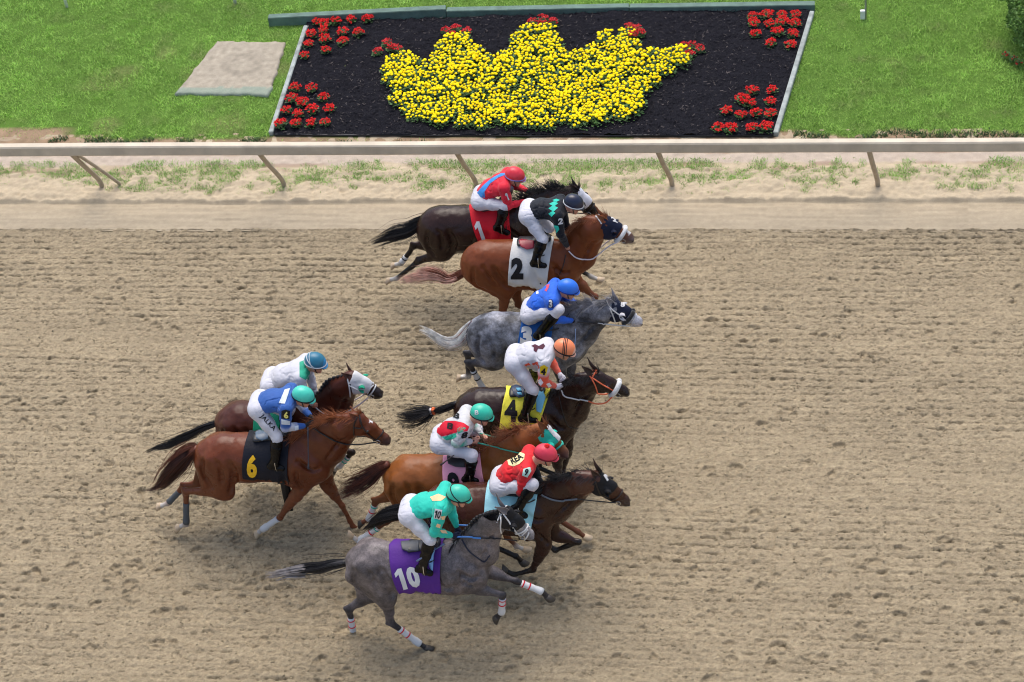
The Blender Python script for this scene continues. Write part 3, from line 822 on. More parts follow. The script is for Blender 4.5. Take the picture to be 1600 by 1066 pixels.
# ================================================================== horses
def coat_mat(name, kind, rough=.42):
    rough -= .05
    m, nt, b, N, L = nmat('coat_'+name)
    at = N.new('ShaderNodeAttribute'); at.attribute_name = 'Col'
    tc = N.new('ShaderNodeTexCoord')
    def noise_(sc, det, ro=.6):
        n = N.new('ShaderNodeTexNoise'); n.inputs['Scale'].default_value = sc; n.inputs['Detail'].default_value = det
        n.inputs['Roughness'].default_value = ro; L.new(tc.outputs['Object'], n.inputs['Vector']); return n.outputs[0]
    def mr(src, a, bb, c, d):
        q = N.new('ShaderNodeMapRange'); q.inputs['From Min'].default_value = a; q.inputs['From Max'].default_value = bb
        q.inputs['To Min'].default_value = c; q.inputs['To Max'].default_value = d; L.new(src, q.inputs[0]); return q.outputs[0]
    def mul(a, bb):
        q = N.new('ShaderNodeMath'); q.operation = 'MULTIPLY'; L.new(a, q.inputs[0]); L.new(bb, q.inputs[1]); return q.outputs[0]
    if kind == 'grey':
        lo_, hi_ = (.42, 2.3) if name == 'grey3' else (.72, 1.35)
        f = mul(mul(mr(noise_(4.0, 3, .6), .38, .62, lo_, hi_), mr(noise_(15, 3, .5), .36, .64, .78, 1.25)), mr(noise_(60, 5, .8), .3, .7, .66, 1.34))
    else:
        f = mul(mr(noise_(3.5, 3), .3, .7, .84, 1.16), mr(noise_(30, 4), .3, .7, .93, 1.07))
    mx = N.new('ShaderNodeVectorMath'); mx.operation = 'SCALE'; L.new(at.outputs['Color'], mx.inputs[0]); L.new(f, mx.inputs['Scale'])
    L.new(mx.outputs[0], b.inputs['Base Color'])
    L.new(mr(noise_(9, 4), .3, .7, rough-.07, rough+.12), b.inputs['Roughness'])
    b.inputs['Specular IOR Level'].default_value = .30
    b.inputs['Sheen Weight'].default_value = .0
    n1 = noise_(110, 3); n2 = noise_(13, 4)
    bp = N.new('ShaderNodeBump'); bp.inputs['Strength'].default_value = .15; bp.inputs['Distance'].default_value = .003; L.new(n1, bp.inputs['Height'])
    bp2 = N.new('ShaderNodeBump'); bp2.inputs['Strength'].default_value = .35; bp2.inputs['Distance'].default_value = .012; L.new(n2, bp2.inputs['Height'])
    L.new(bp.outputs[0], bp2.inputs['Normal']); L.new(bp2.outputs[0], b.inputs['Normal'])
    return m

def v3(x, y, z): return np.array([x, y, z], float)
def lerp(a, b, t): return np.asarray(a)*(1-t)+np.asarray(b)*t
HORSE_H = 1.46
REPORT = []

class Horse: pass
def ps_(s): return s+v3(.06, 0, -.04)
def build_horse(s):
    H = Horse(); nm = s['id']
    H.Y0 = atZ(*s['croup'], s.get('hz', HORSE_H))[1]; Y0 = H.Y0
    def P(px, off=0.0): return atY(px[0], px[1], Y0-off)
    H.P = P
    root = empty('racehorse', (P(s['torso'][1])[0], Y0, 0), s['label'], 'horse'); H.root = root
    h = .0145
    allx = [P(p)[0] for p in [s['rump'][:2], s['head'][1][:2]]+[q for L in s['legs'].values() for q in L]]
    lo = (min(allx)-.25, Y0-.48, -.12); hi = (max(allx)+.3, Y0+.48, 2.05)
    B = Sdf(lo, hi, h)
    # torso
    bw = s.get('bw', [.265, .255, .28, .265, .215]); T = []
    for (px, py, hp), b in zip(s['torso'], bw):
        c = P((px, py)); r = hp*mpp(c)
        a = math.sqrt(max(r*r-(b*.643)**2, .02))/.766
        T.append((c, a, b))
    H.T = T
    sho_px = T[4][0].copy(); T[4] = (T[4][0]+v3(-.13, 0, 0), T[4][1]*.93, T[4][2])
    for i in range(4):
        (c0, a0, b0), (c1, a1, b1) = T[i], T[i+1]
        B.cap(c0, c1, a0, a1, .06, (b0/a0+b1/a1)/2, tagc='fore' if i >= 2 else 'body')
    hip, loin, bar, gir, sho = [t[0] for t in T]; sho = sho_px
    ah, bh = T[0][1], T[0][2]
    rump = P(s['rump'][:2])
    # croup and dock
    B.cap(hip+v3(.02, 0, ah*.45), rump+v3(.13, 0, .10), .17, .12, .08, 1.15, tagc='body')
    # withers and back line
    wi = T[3][0]+v3(.04, 0, T[3][1]*.80)
    B.cap(lerp(loin, bar, .5)+v3(0, 0, T[2][1]*.72), wi, .09, .10, .07, .85, tagc='top')
    B.cap(hip+v3(.05, 0, ah*.72), lerp(loin, bar, .5)+v3(0, 0, T[2][1]*.70), .09, .085, .06, .9, tagc='top')
    # neck
    NK = []
    for (px, py, hp), b in zip(s['neck'], (.135, .092, .078)):
        NK.append([P((px, py)), hp, b])
    poll = P(s['head'][0][:2]); muz = P(s['head'][1][:2])
    cen = [n[0] for n in NK]+[poll]
    for i, n in enumerate(NK):
        d = cen[i+1]-cen[i]; d /= np.linalg.norm(d); nr = np.array([-d[2], 0, d[0]])
        rr = n[1]*mpp(n[0]); b = n[2]
        a = math.sqrt(max(rr*rr-(b*nr[2]*.643)**2, .004))/math.sqrt(nr[0]**2+nr[2]**2*.587)
        n[1] = a; n.append(nr)
    B.cap(wi+v3(-.02, 0, -.18), NK[0][0], T[4][1]*.55, NK[0][1]*.95, .06, .55, tagc='fore')
    for i in range(2):
        B.cap(NK[i][0], NK[i+1][0], NK[i][1], NK[i+1][1], .05, (NK[i][2]/NK[i][1]+NK[i+1][2]/NK[i+1][1])/2, tagc='fore')
    # crest
    cr = [NK[i][0]+NK[i][3]*(NK[i][1]-.03)*(1 if NK[i][3][2] > 0 else -1) for i in range(3)]
    H.crest = [wi+v3(.02, 0, .06)]+[NK[i][0]+NK[i][3]*(NK[i][1])*(1 if NK[i][3][2] > 0 else -1) for i in range(3)]
    B.cap(wi+v3(.03, 0, -.03), cr[0], .07, .05, .05, .8, tagc='top'); B.cap(cr[0], cr[1], .05, .04, .04, .8, tagc='top'); B.cap(cr[1], cr[2], .04, .035, .03, .8, tagc='top')
    # head
    rp = 1.09*s['head'][0][2]*mpp(poll); rm = 1.10*s['head'][1][2]*mpp(muz)
    hd = muz-poll; HL = np.linalg.norm(hd); hd /= HL; hn = np.array([-hd[2], 0, hd[0]])     # up over the face
    H.hd, H.hn, H.HL, H.poll, H.muz, H.rp, H.rm = hd, hn, HL, poll, muz, rp, rm
    B.cap(NK[2][0], poll, NK[2][1], rp*.92, .04, .72, tagc='body')
    def head_prims(S, g=0.0):
        S.cap(poll+hd*.02, lerp(poll, muz, .42)+hn*.012, rp*.88+g, rp*.76+g, .03, .62, tagc='body')
        S.cap(lerp(poll, muz, .38)+hn*.018, lerp(poll, muz, .92)+hn*.008, rp*.70+g, rm*.86+g, .03, .66, tagc='face')
        for sg in (-1, 1):
            S.ell(lerp(poll, muz, .20)+v3(0, sg*.052, 0)-hn*rp*.30, (rp*.72+g, .040+g, rp*.62+g), math.atan2(hd[2], hd[0]), .025, tagc='body')   # cheek
            S.ell(lerp(poll, muz, .36)+v3(0, sg*.070, 0)+hn*rp*.26, (.042+g, .020+g, .026+g), math.atan2(hd[2], hd[0]), .02, tagc='body')        # brow
        S.cap(lerp(poll, muz, .42)-hn*rp*.50, lerp(poll, muz, .90)-hn*rm*.60, rp*.36+g, rm*.48+g, .02, .70, tagc='face')                          # lower jaw
    head_prims(B)
    B.ell(muz-hd*.012+hn*.002, (rm*.86, .050, rm*.80), math.atan2(hd[2], hd[0]), .03, tagc='muzzle')
    B.ell(muz+hd*rm*.42-hn*.012, (rm*.52, .040, rm*.58), math.atan2(hd[2], hd[0]), .015, tagc='muzzle')
    B.ell(muz-hn*rm*.78-hd*.012, (rm*.62, .034, rm*.34), math.atan2(hd[2], hd[0]), .012, tagc='muzzle')
    for sg in (-1, 1):
        B.ell(muz+v3(0, sg*.032, 0)+hn*rm*.22+hd*rm*.36, (.034, .022, .028), math.atan2(hd[2], hd[0])+.5, .012, tagc='muzzle')
        B.ell(muz+v3(0, sg*.038, 0)+hn*.018+hd*rm*.42, (.030, .018, .022), math.atan2(hd[2], hd[0])+.6, .012, tagc='muzzle') if False else None
        B.ell(lerp(poll, muz, .55)+v3(0, sg*.066, 0)-hn*.012, (.11, .012, .018), math.atan2(hd[2], hd[0]), .02, sub=True)     # hollow below the cheek
        B.ell(lerp(poll, muz, .40)+v3(0, sg*.082, 0)+hn*rp*.14, (.022, .012, .017), math.atan2(hd[2], hd[0]), .01, sub=True)
        B.cap(muz-hn*rm*.50+v3(0, sg*.050, 0)+hd*.045, muz-hn*rm*.42+v3(0, sg*.060, 0)-hd*.075, .009, .007, .006, sub=True)
    # legs
    H.leg = {}
    yf = (.165, .135, .115, .11, .11); yh = (.15, .150, .125, .115, .115)
    lc = s['legc']
    for key, pts in s['legs'].items():
        sg = 1 if key[0] == 'n' else -1
        if key[1] == 'f':
            J = [P(p, sg*o) for p, o in zip(pts, yf[1:])]
            el, kn, fe, ho = J
            ps = sho+v3(.04, 0, -.06); ps[1] = Y0-sg*.125
            top = wi+v3(-.02, -sg*.09, -.14)
            B.cap(top, ps, .10, .115, .05, .62, tagc='fore')                        # shoulder blade
            B.cap(ps, lerp(el, ps, .15), .115, .09, .06, .75, tagc='fore')
            B.ell(lerp(top, el, .66)+v3(-.05, -sg*.03, 0), (.13, .065, .12), .6, .04, tagc='fore')  # triceps
            u = (kn-el)/np.linalg.norm(kn-el)
            B.cap(el, lerp(el, kn, .5), .088, .058, .05, .85, tagc=key+'u')
            B.cap(lerp(el, kn, .4), kn-u*.03, .060, .036, .03, .9, tagc=key+'u')
            B.ell(lerp(el, kn, .22)+v3(.012, 0, 0), (.075, .062, .07), 0, .04, tagc=key+'u')
            kb, krad = .046, .030
        else:
            J = [P(p, sg*o) for p, o in zip(pts, yh[1:])]
            st, kn, fe, ho = J
            hj = hip+v3(-.04, -sg*.125, -.02)
            B.cap(hj, st, .19, .135, .07, .62, tagc='body')                          # thigh
            but = rump+v3(.13, -sg*.125, -.02)
            B.cap(but, lerp(st, kn, .38)+v3(-.03, 0, .03), .125, .060, .05, .70, tagc='body')   # hamstring
            B.ell(lerp(st, kn, .16), (.12, .075, .11), math.atan2((kn-st)[2], (kn-st)[0]), .04, tagc='body')
            B.cap(st, lerp(st, kn, .62), .105, .058, .04, .70, tagc=key+'u')
            B.cap(lerp(st, kn, .5), kn, .060, .040, .03, .75, tagc=key+'u')
            # point of hock with its tendon
            u = (kn-st)/np.linalg.norm(kn-st); c = (fe-kn)/np.linalg.norm(fe-kn)
            back = (u-c); back /= np.linalg.norm(back)+1e-6
            ph = kn+back*.050
            B.cap(lerp(st, kn, .45)+back*.02, ph, .026, .022, .02, .8, tagc=key+'u')
            B.cap(ph, lerp(kn, fe, .35)+back*.008, .024, .018, .02, .8, tagc=key+'u')
            kb, krad = .047, .032
        B.ell(kn, (kb, kb*.85, kb*1.15), math.atan2((fe-kn)[2], (fe-kn)[0])+math.pi/2, .02, tagc=key+'l')
        cc = (fe-kn)/np.linalg.norm(fe-kn); bk = np.array([cc[2], 0, -cc[0]])
        past = (ho-fe); past[1] *= .3; pu = past/np.linalg.norm(past)
        bend = bk if bk@pu > 0 else -bk
        B.cap(kn, fe, krad+.004, krad, .018, .85, tagc=key+'l')
        B.cap(lerp(kn, fe, .1)-cc*0-(bk*.014), fe-bk*.008, .017, .016, .012, .9, tagc=key+'l')
        B.cap(lerp(kn, fe, .1)+(bk*.010), fe+bk*.006, .015, .016, .012, .9, tagc=key+'l')
        B.ell(fe, (.037, .034, .037), 0, .018, tagc=key+'s')
        # pastern and hoof as children of known length
        pl = .10; hc = fe+pu*pl
        B.cap(fe, hc, .029, .031, .015, .95, tagc=key+'s')
        H.leg[key] = (J[0], kn, fe, hc, pu, cc, bk)
        REPORT.append((nm, key, 'up %.2f cannon %.2f hoofz %.2f' % (np.linalg.norm(J[1]-J[0]), np.linalg.norm(fe-kn), (hc+pu*.06)[2])))
    # chest
    B.cap(sho+v3(.05, .07, -.10), sho+v3(.05, -.07, -.10), .115, .115, .06, tagc='fore')
    for sg in (1, -1):
        ks = 'n' if sg > 0 else 'f'; st = H.leg[ks+'h'][0]; el = H.leg[ks+'f'][0]; y = -sg
        B.ell(hip+v3(-.02, y*.15, .08), (.20, .115, .15), -.5, .035, tagc='body')                 # gluteal mass
        B.ell(lerp(rump, st, .40)+v3(.06, y*.09+(Y0-lerp(rump, st, .40)[1]), .04), (.15, .085, .21), .35, .03, tagc='body')
        B.ell(v3(st[0]-.02, st[1]+y*.015, st[2]+.03), (.105, .070, .12), -.3, .03, tagc='body')  # stifle
        B.ell(v3(sho[0]-.03, Y0+y*.165, sho[2]+.02), (.13, .075, .17), -.35, .03, tagc='fore')   # shoulder
    # muscle lines: shallow channels pressed into the finished surface
    def surfy(x_, z_, sg):
        i = int(round((x_-B.lo[0])/B.h)); k = int(round((z_-B.lo[2])/B.h))
        if not (0 <= i < B.n[0] and 0 <= k < B.n[2]): return None
        col = B.F[i, :, k]; js = np.nonzero(col < 0)[0]
        if len(js) == 0: return None
        return B.ax[1][js[0] if sg > 0 else js[-1]]
    def groove(pts, sg, r_, dep, k=.025):
        q = resample(np.array([[p[0], 0, p[2]] for p in pts]), max(4, len(pts)*3)); out = []
        for i, p in enumerate(q):
            y = surfy(p[0], p[2], sg)
            if y is not None:
                f = math.sin(math.pi*(i+.7)/(len(q)+.4)); out.append((v3(p[0], y-sg*(r_-dep*1.25*f), p[2])))
        for a, b in zip(out[:-1], out[1:]):
            if abs(a[1]-b[1]) < .08: B.cap(a, b, r_, r_, k, sub=True)
    G_ = []
    for sg in (1, -1):
        ks = 'n' if sg > 0 else 'f'; st = H.leg[ks+'h'][0]; el = H.leg[ks+'f'][0]
        G_.append(([rump+v3(.15, 0, .17), rump+v3(.12, 0, .02), rump+v3(.13, 0, -.14), lerp(rump+v3(.12, 0, -.2), st, .35)+v3(0, 0, -.02)], sg, .030, .024, .020))
        G_.append(([hip+v3(.13, 0, .16), hip+v3(.18, 0, 0), lerp(hip+v3(.20, 0, -.10), st+v3(.10, 0, .05), .6), st+v3(.12, 0, .04)], sg, .050, .036, .022))
        G_.append(([hip+v3(-.02, 0, .19), hip+v3(.03, 0, .07), lerp(hip+v3(.03, 0, 0), st, .5)], sg, .032, .017, .020))
        G_.append(([wi+v3(-.16, 0, -.16), wi+v3(-.10, 0, -.34), el+v3(-.13, 0, .12), el+v3(-.13, 0, 0)], sg, .040, .030, .020))
        G_.append(([wi+v3(.10, 0, -.10), lerp(wi+v3(.14, 0, -.16), ps_(sho), .5), ps_(sho)+v3(.03, 0, .08)], sg, .030, .032, .016))
        G_.append(([lerp(wi, el, .35)+v3(.06, 0, 0), lerp(wi, el, .62)+v3(.04, 0, 0), el+v3(.06, 0, .08)], sg, .024, .024, .014))
        G_.append(([NK[0][0]-NK[0][3]*NK[0][1]*.35*(1 if NK[0][3][2] > 0 else -1), NK[1][0]-NK[1][3]*NK[1][1]*.40*(1 if NK[1][3][2] > 0 else -1), NK[2][0]-NK[2][3]*NK[2][1]*.45*(1 if NK[2][3][2] > 0 else -1)], sg, .022, .013))
        G_.append(([loin+v3(-.02, 0, -T[1][1]*.35), bar+v3(0, 0, -T[2][1]*.52), gir+v3(-.05, 0, -T[3][1]*.60)], sg, .05, .009))
        for i in range(5):
            xr = bar[0]-.10+i*.075; G_.append(([v3(xr+.03, 0, bar[2]+.02), v3(xr, 0, bar[2]-.10), v3(xr+.02, 0, bar[2]-.20)], sg, .016, .0035, .012))
    for g_ in G_: groove(*g_)
    for sg in (-1, 1):
        y = Y0-sg*.30
        B.cap(v3(hip[0]-.10, y+sg*.02, hip[2]+.10), v3(hip[0]-.12, y+sg*.03, hip[2]-.30), .045, .02, .03, .35, sub=True)
        B.cap(v3(loin[0]-.01, y, loin[2]+.05), v3(loin[0]+.03, y, loin[2]-.24), .05, .05, .05, .55, sub=True)       # flank hollow
        B.cap(v3(sho[0]-.10, Y0-sg*.305, sho[2]+.16), v3(sho[0]-.04, Y0-sg*.285, sho[2]-.16), .045, .05, .05, .35, sub=True)
    B.noise(.0030, .09, 3); B.noise(.0022, .045, 4)
    V, F = B.mesh()
    cm = dict(s['cm']); 
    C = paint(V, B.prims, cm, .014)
    if 'blaze' in s:                                       # white face marking
        rel = V-poll; t = rel@hd/HL; u = rel@hn; w_ = np.abs(V[:, 1]-Y0)
        w_ = w_+.008*np.sin(t*60)+.006*np.sin(V[:, 1]*200+t*30)
        m = (t > s['blaze'][0]) & (t < s['blaze'][1]) & (u > 0) & (w_ < s['blaze'][2])
        C[m] = (.62, .60, .58)
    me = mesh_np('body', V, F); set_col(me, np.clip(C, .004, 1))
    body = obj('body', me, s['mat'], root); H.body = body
    H.bvh = bvh(V, F); H.V = V
    REPORT.append((nm, 'len %.2f rumpz %.2f neckL %.2f head %.2f Y %.2f' % (T[4][0][0]+.12-rump[0], T[0][0][2]+ah, np.linalg.norm(poll-NK[0][0]), HL, Y0), [round(t[1], 2) for t in T]))
    # hooves
    for key, (a_, kn, fe, hc, pu, cc, bk) in H.leg.items():
        colr = s['hoof'].get(key, 'dark')
        Pt = np.array([hc-pu*.008, hc+pu*.012, hc+pu*.062, hc+pu*.066])
        Vh, Fh = tube(Pt, [.036, .040, .052, .047], 14, 1.0)
        # flatten the sole forwards of the pastern
        n_ = np.array([-pu[2], 0, pu[0]]); n_ = n_ if n_[0] > 0 else -n_
        rel = Vh-hc; Vh = Vh+np.outer(np.clip(rel@pu, 0, 1)*.35*np.clip(rel@n_/.05, -1, 1), pu)+np.outer(np.clip(rel@pu/.06, 0, 1)*.012, n_)
        put('hoof', (Vh, Fh), simple('hoof_'+colr, lin((62, 56, 50)) if colr == 'dark' else lin((188, 166, 138)), .5, .4, 60, .2), root)
        wr = s['wraps'].get(key)
        if wr:
            t0, t1, colw, strp = wr[:4]
            rr = .042
            ts = np.linspace(t0, t1, 9); ax_ = [lerp(kn, fe, min(t, 1.0))+(pu*(t-1)*.25 if t > 1 else 0) for t in ts]
            rad = [.036+.0025*math.sin(i*2.3)+(.006 if t > .85 else 0)+(.004 if t < .2 else 0) for i, t in enumerate(ts)]
            w = put('leg_wrap', tube(np.array(ax_), np.array(rad)+.002, 14), cloth(*colw), root)
            for (tt, sc) in strp:
                c0 = lerp(kn, fe, tt); put('stripe', tube(np.array([c0-cc*.007, c0+cc*.007]), .0435, 14), cloth(*sc), w)
    # ears
    for (tip, base), sg in zip(s['ears'], (-1, 1)):      # far, near
        tp = P(tip, sg*.085); bs = P(base, sg*.055)
        ax_ = tp-bs; Le = np.linalg.norm(ax_); 
        if Le < .15: ax_ = ax_/Le*.15; Le = .15
        if Le > .21: ax_ = ax_/Le*.21; Le = .21
        ax_ /= Le; bs = bs-ax_*.02
        fw = v3(.55, -sg*.75, .1); fw -= ax_*(fw@ax_); fw /= np.linalg.norm(fw); sd_ = np.cross(ax_, fw)
        mb = MB(); n1, n2 = 9, 13; Vv = []
        for i in range(n1):
            t = i/(n1-1); wd = .029*math.sin(math.pi*min(1, .22+.78*t)**.85+.0)*(1-t**3)+.003; cu = 2.3*(1-.35*t)
            for j in range(n2):
                a = (j/(n2-1)-.5)*cu*1.25
                Vv.append(bs+ax_*(Le+.02)*t+sd_*math.sin(a)*wd*1.05-fw*(math.cos(a)*wd)+fw*.02*(1-t)+fw*.012*t*t)
        Ff = [(i*n2+j, i*n2+j+1, (i+1)*n2+j+1, (i+1)*n2+j) for i in range(n1-1) for j in range(n2-1)]
        e = put('ear', (np.array(Vv), Ff), simple('ear_'+nm, tuple(np.array(s['earc'])), .6, .2, 60, .2), root)
        sm = e.modifiers.new('th', 'SOLIDIFY'); sm.thickness = .007
    # eyes
    m_eye = simple('eye_dark', (.012, .008, .006), .12, coat=1, var=0)
    for sg in (-1, 1):
        c = lerp(poll, muz, .38)+hn*rp*.26; c = side_hit(H, c, sg)-v3(0, sg*.010, 0)
        bm = bmesh.new(); bmesh.ops.create_uvsphere(bm, u_segments=12, v_segments=8, radius=.021)
        me = bpy.data.meshes.new('eye'); bm.to_mesh(me); bm.free()
        for v in me.vertices: v.co = v.co+Vector(c)
        me.polygons.foreach_set('use_smooth', np.ones(len(me.polygons), bool))
        if not s.get('noeye'): obj('eye', me, m_eye, root)
    for sg in (-1, 1):
        c = side_hit(H, muz+hd*rm*.62+hn*rm*.20, sg); mm = Sdf(c-.05, c+.05, .004)
        mm.ell(c-v3(0, sg*.004, 0), (.019, .008, .012), math.atan2(hd[2], hd[0])+.9, .005)
        put('nostril', mm.mesh(), simple('nostril_dark', (.010, .007, .006), .5, var=0), root)
    hair(H, s)
    tack(H, s)
    return H

def strands(name, roots, dirs_fn, n, mat, parent, r0=.0028, seg=9, rg=None):
    Vs = []; Fs = []; b = 0
    for k in range(n):
        P_ = dirs_fn(k); m = len(P_); 
        r = r0*np.linspace(1.15, .22, m)
        V, F = tube(P_, r, 3, caps=False); Vs.append(V); Fs += [tuple(i+b for i in f) for f in F]; b += len(V)
    return put(name, (np.concatenate(Vs), Fs), mat, parent)

def hair(H, s):
    rg = np.random.default_rng(sum(map(ord, s['id']))); Y0 = H.Y0; root = H.root
    # ---- tail
    tl = s['tail']; pts = resample(np.array([list(H.P((p[0], p[1])))+[p[2]*mpp(H.P((p[0], p[1])))] for p in tl]), 30)
    C3, Wd = pts[:, :3], pts[:, 3]
    tang = np.gradient(C3, axis=0); tang /= np.linalg.norm(tang, axis=1)[:, None]
    nr = np.stack([-tang[:, 2], np.zeros(30), tang[:, 0]], 1)
    t_ = root_t = None
    parts = s['tailc']                                     # [(colour name, rgb, fraction start, fraction end, share)]
    tail = put('tail', tube(C3[:12], np.interp(np.arange(12), [0, 11], [.040, .014]), 10), hairmat(*parts[0][:2]), root)
    for cn, rgb, f0, f1, share in parts:
        nl = int(26*share)+4
        locks = [dict(u=rg.normal(0, .36), v=rg.normal(0, .4), du=rg.normal(0, .30), ph=rg.uniform(0, 6), w=rg.uniform(1.5, 4.5), am=rg.uniform(.004, .020), e=rg.uniform(.60, 1.0)) for _ in range(nl)]
        n = int(620*share)
        def fn(k):
            lk = locks[k % nl]; stray = rg.random() < .12
            a = f0+rg.uniform(0, .08); e = (a+(1-a)*lk['e']*rg.uniform(.82, 1.0)) if f1 > .9 else f1*rg.uniform(.8, 1.1)
            e = min(e, 1.0); i0, i1 = a*29, max(e*29, a*29+4); q = np.linspace(i0, i1, 11); t = np.linspace(0, 1, 11)
            c = np.stack([np.interp(q, np.arange(30), C3[:, i]) for i in range(3)], 1)
            w = np.interp(q, np.arange(30), Wd); nn = np.stack([np.interp(q, np.arange(30), nr[:, i]) for i in range(3)], 1)
            sp_ = .17 if not stray else .55
            u = lk['u']+lk['du']*t**1.5+rg.normal(0, sp_)*(.5+.5*t)*(1-.5*t*(not stray)); v = lk['v']+rg.normal(0, sp_)
            wob = lk['am']*np.sin(t*lk['w']*2+lk['ph'])*t+(rg.normal(0, .02)*t*t if stray else 0)
            return c+nn*(u*w+wob)[:, None]+np.array([0, 1, 0])*(v*w+wob*.6)[:, None]
        strands('tail_hair', None, fn, n, hairmat(cn, rgb), tail, .0034)
    if 'tailband' in s:
        for (i, col, rad) in s['tailband']:
            put('tail_ribbon', tube(np.array([C3[i]-tang[i]*.02, C3[i], C3[i]+tang[i]*.02]), [rad*.8, rad, rad*.8], 12), cloth(*col), tail)
    # ---- mane
    mn = s['mane']; cr = resample(np.array(H.crest+[H.poll+H.hn*H.rp*.75]), 24)
    if mn['style'] == 'flow':
        mlk = [(rg.uniform(1, 23), rg.normal(0, .20, 3), rg.uniform(.65, 1.1), rg.normal(0, .02, 3), rg.choice([-1, 1])) for _ in range(60)]
        def fn(k):
            lk = mlk[k % 60]; i = float(np.clip(lk[0]+rg.normal(0, .45), .5, 23))
            p = np.array([np.interp(i, np.arange(24), cr[:, j]) for j in range(3)])-v3(0, 0, .012)
            L = mn['len']*lk[2]*rg.uniform(.75, 1.1); d = v3(*mn['dir'])+lk[1]+rg.normal(0, .09, 3); d /= np.linalg.norm(d)
            q = np.linspace(0, 1, 8)[:, None]; side = v3(0, lk[4]*rg.uniform(.0, .05), 0)
            curl = np.sin(q*rg.uniform(2, 5)+rg.uniform(0, 3))*lk[3]*q
            return p+v3(0, rg.normal(0, .014), 0)+d*L*q+v3(0, 0, -.5)*L*q**2*mn.get('droop', .4)+side*q*2+curl
        strands('mane', None, fn, mn.get('n', 420)+200, hairmat(*mn['col']), root, .0034)
        def fn2(k):
            p = H.poll+H.hn*H.rp*.72+v3(0, rg.normal(0, .02), 0); L = rg.uniform(.06, .14)
            d = mn.get('flk', -H.hd*.9+H.hn*.5)+rg.normal(0, .25, 3); q = np.linspace(0, 1, 6)[:, None]
            return p+d*L*q
        strands('forelock', None, fn2, 60, hairmat(*mn['col']), root, .0036)
    else:                                                  # short, plaited or wet and flat
        mb = MB(); k = mn.get('n', 16)
        for i in range(k):
            p = np.array([np.interp(2+i*20/(k-1), np.arange(24), cr[:, j]) for j in range(3)])
            V, F = tube([p-v3(0, 0, .02), p+v3(-.01, 0, .018), p+v3(-.02, -.012, .03), p+v3(-.03, -.03, .018)], [.022, .024, .018, .006], 7); mb.add(V, F)
        put('mane', mb.out(), hairmat(*mn['col']), root)
        def fn(kk):
            i = rg.uniform(0, 20); p = np.array([np.interp(i, np.arange(24), cr[:, j]) for j in range(3)])
            q = np.linspace(0, 1, 6)[:, None]; L = rg.uniform(.04, .11)*(1.8 if i < 6 else .7); s_ = rg.choice([-1, 1])
            return p+v3(0, 0, -.005)+v3(-.5, s_*.5, .4)*L*q+v3(0, s_*.2, -.9)*L*q*q
        strands('mane_hair', None, fn, 260, hairmat(*mn['col']), root, .0038)

def side_hit(H, p, sg):
    """where the head is met coming straight from one side (sg = -1 towards the stands)"""
    h = H.bvh.ray_cast(Vector((p[0], H.Y0+sg*.5, p[2])), Vector((0, -sg, 0)))
    return np.array(h[0]) if h[0] is not None else v3(p[0], H.Y0+sg*.06, p[2])
def on_torso(H, x, th, off):
    """point on the body surface at length x and angle th round the spine (0 = up, + = towards the stands)"""
    xs = [t[0][0] for t in H.T]; zc = np.interp(x, xs, [t[0][2] for t in H.T])
    d = Vector((0, -math.sin(th), math.cos(th))); o = Vector((x, H.Y0, zc))
    hit = H.bvh.ray_cast(o+d*1.0, -d)
    if hit[0] is None: return np.array(o+d*.3)
    return np.array(hit[0]+d*off)
def px_theta(H, px, off=.25):
    p = cast(H.bvh, px[0], px[1], 0)
    if p is None: p = H.P(px, off)
    xs = [t[0][0] for t in H.T]; zc = np.interp(p[0], xs, [t[0][2] for t in H.T])
    return p[0], math.atan2(H.Y0-p[1], p[2]-zc)
def torso_sheet(name, H, ctop, cbot, mat, off=.014, nu=34, nv=64, th_near=None, wrinkle=.010, seed=1, both=True, drop=0):
    """saddle cloth: ctop = (back px, front px) on the spine, cbot = (back px, front px) at the near lower edge"""
    xb0, tb = px_theta(H, cbot[0]); xf0, tf = px_theta(H, cbot[1])
    xb1, xf1 = H.P(ctop[0])[0], H.P(ctop[1])[0]
    rg = np.random.default_rng(seed); V = []
    for j in range(nv):
        s_ = j/(nv-1)*2-1                                 # -1 far ... +1 near
        for i in range(nu):
            u = i/(nu-1); a = abs(s_); 
            xx = (xb1*(1-a)+xb0*a)*(1-u)+(xf1*(1-a)+xf0*a)*u
            th = s_*(tb*(1-u)+tf*u)
            p = on_torso(H, xx, th, 0)
            o = off+wrinkle*(1+.5*math.sin(xx*23+s_*9+seed)+1.2*abs(mnoise.noise(Vector((xx*7+s_*3, s_*4-xx*5, seed+9))))+.8*mnoise.noise(Vector((xx*9, s_*5, seed))))*(.25+.75*a)+.012*max(0, a-.8)/.2
            d = np.array([0, -math.sin(th), math.cos(th)]); V.append(p+d*o)
    F = [(j*nu+i, j*nu+i+1, (j+1)*nu+i+1, (j+1)*nu+i) for j in range(nv-1) for i in range(nu-1)]
    V = np.array(V)
    G = V.reshape(nv, nu, 3).copy()
    for _ in range(3):
        G[1:-1, 1:-1] = (G[1:-1, 1:-1]*2+G[:-2, 1:-1]+G[2:, 1:-1]+G[1:-1, :-2]+G[1:-1, 2:])/6
    V = np.maximum(V*0-9, G.reshape(-1, 3))
    o = put(name, (V, F), mat, H.root); m = o.modifiers.new('th', 'SOLIDIFY'); m.thickness = .006; m.offset = 0
    return o, bvh(V, F)
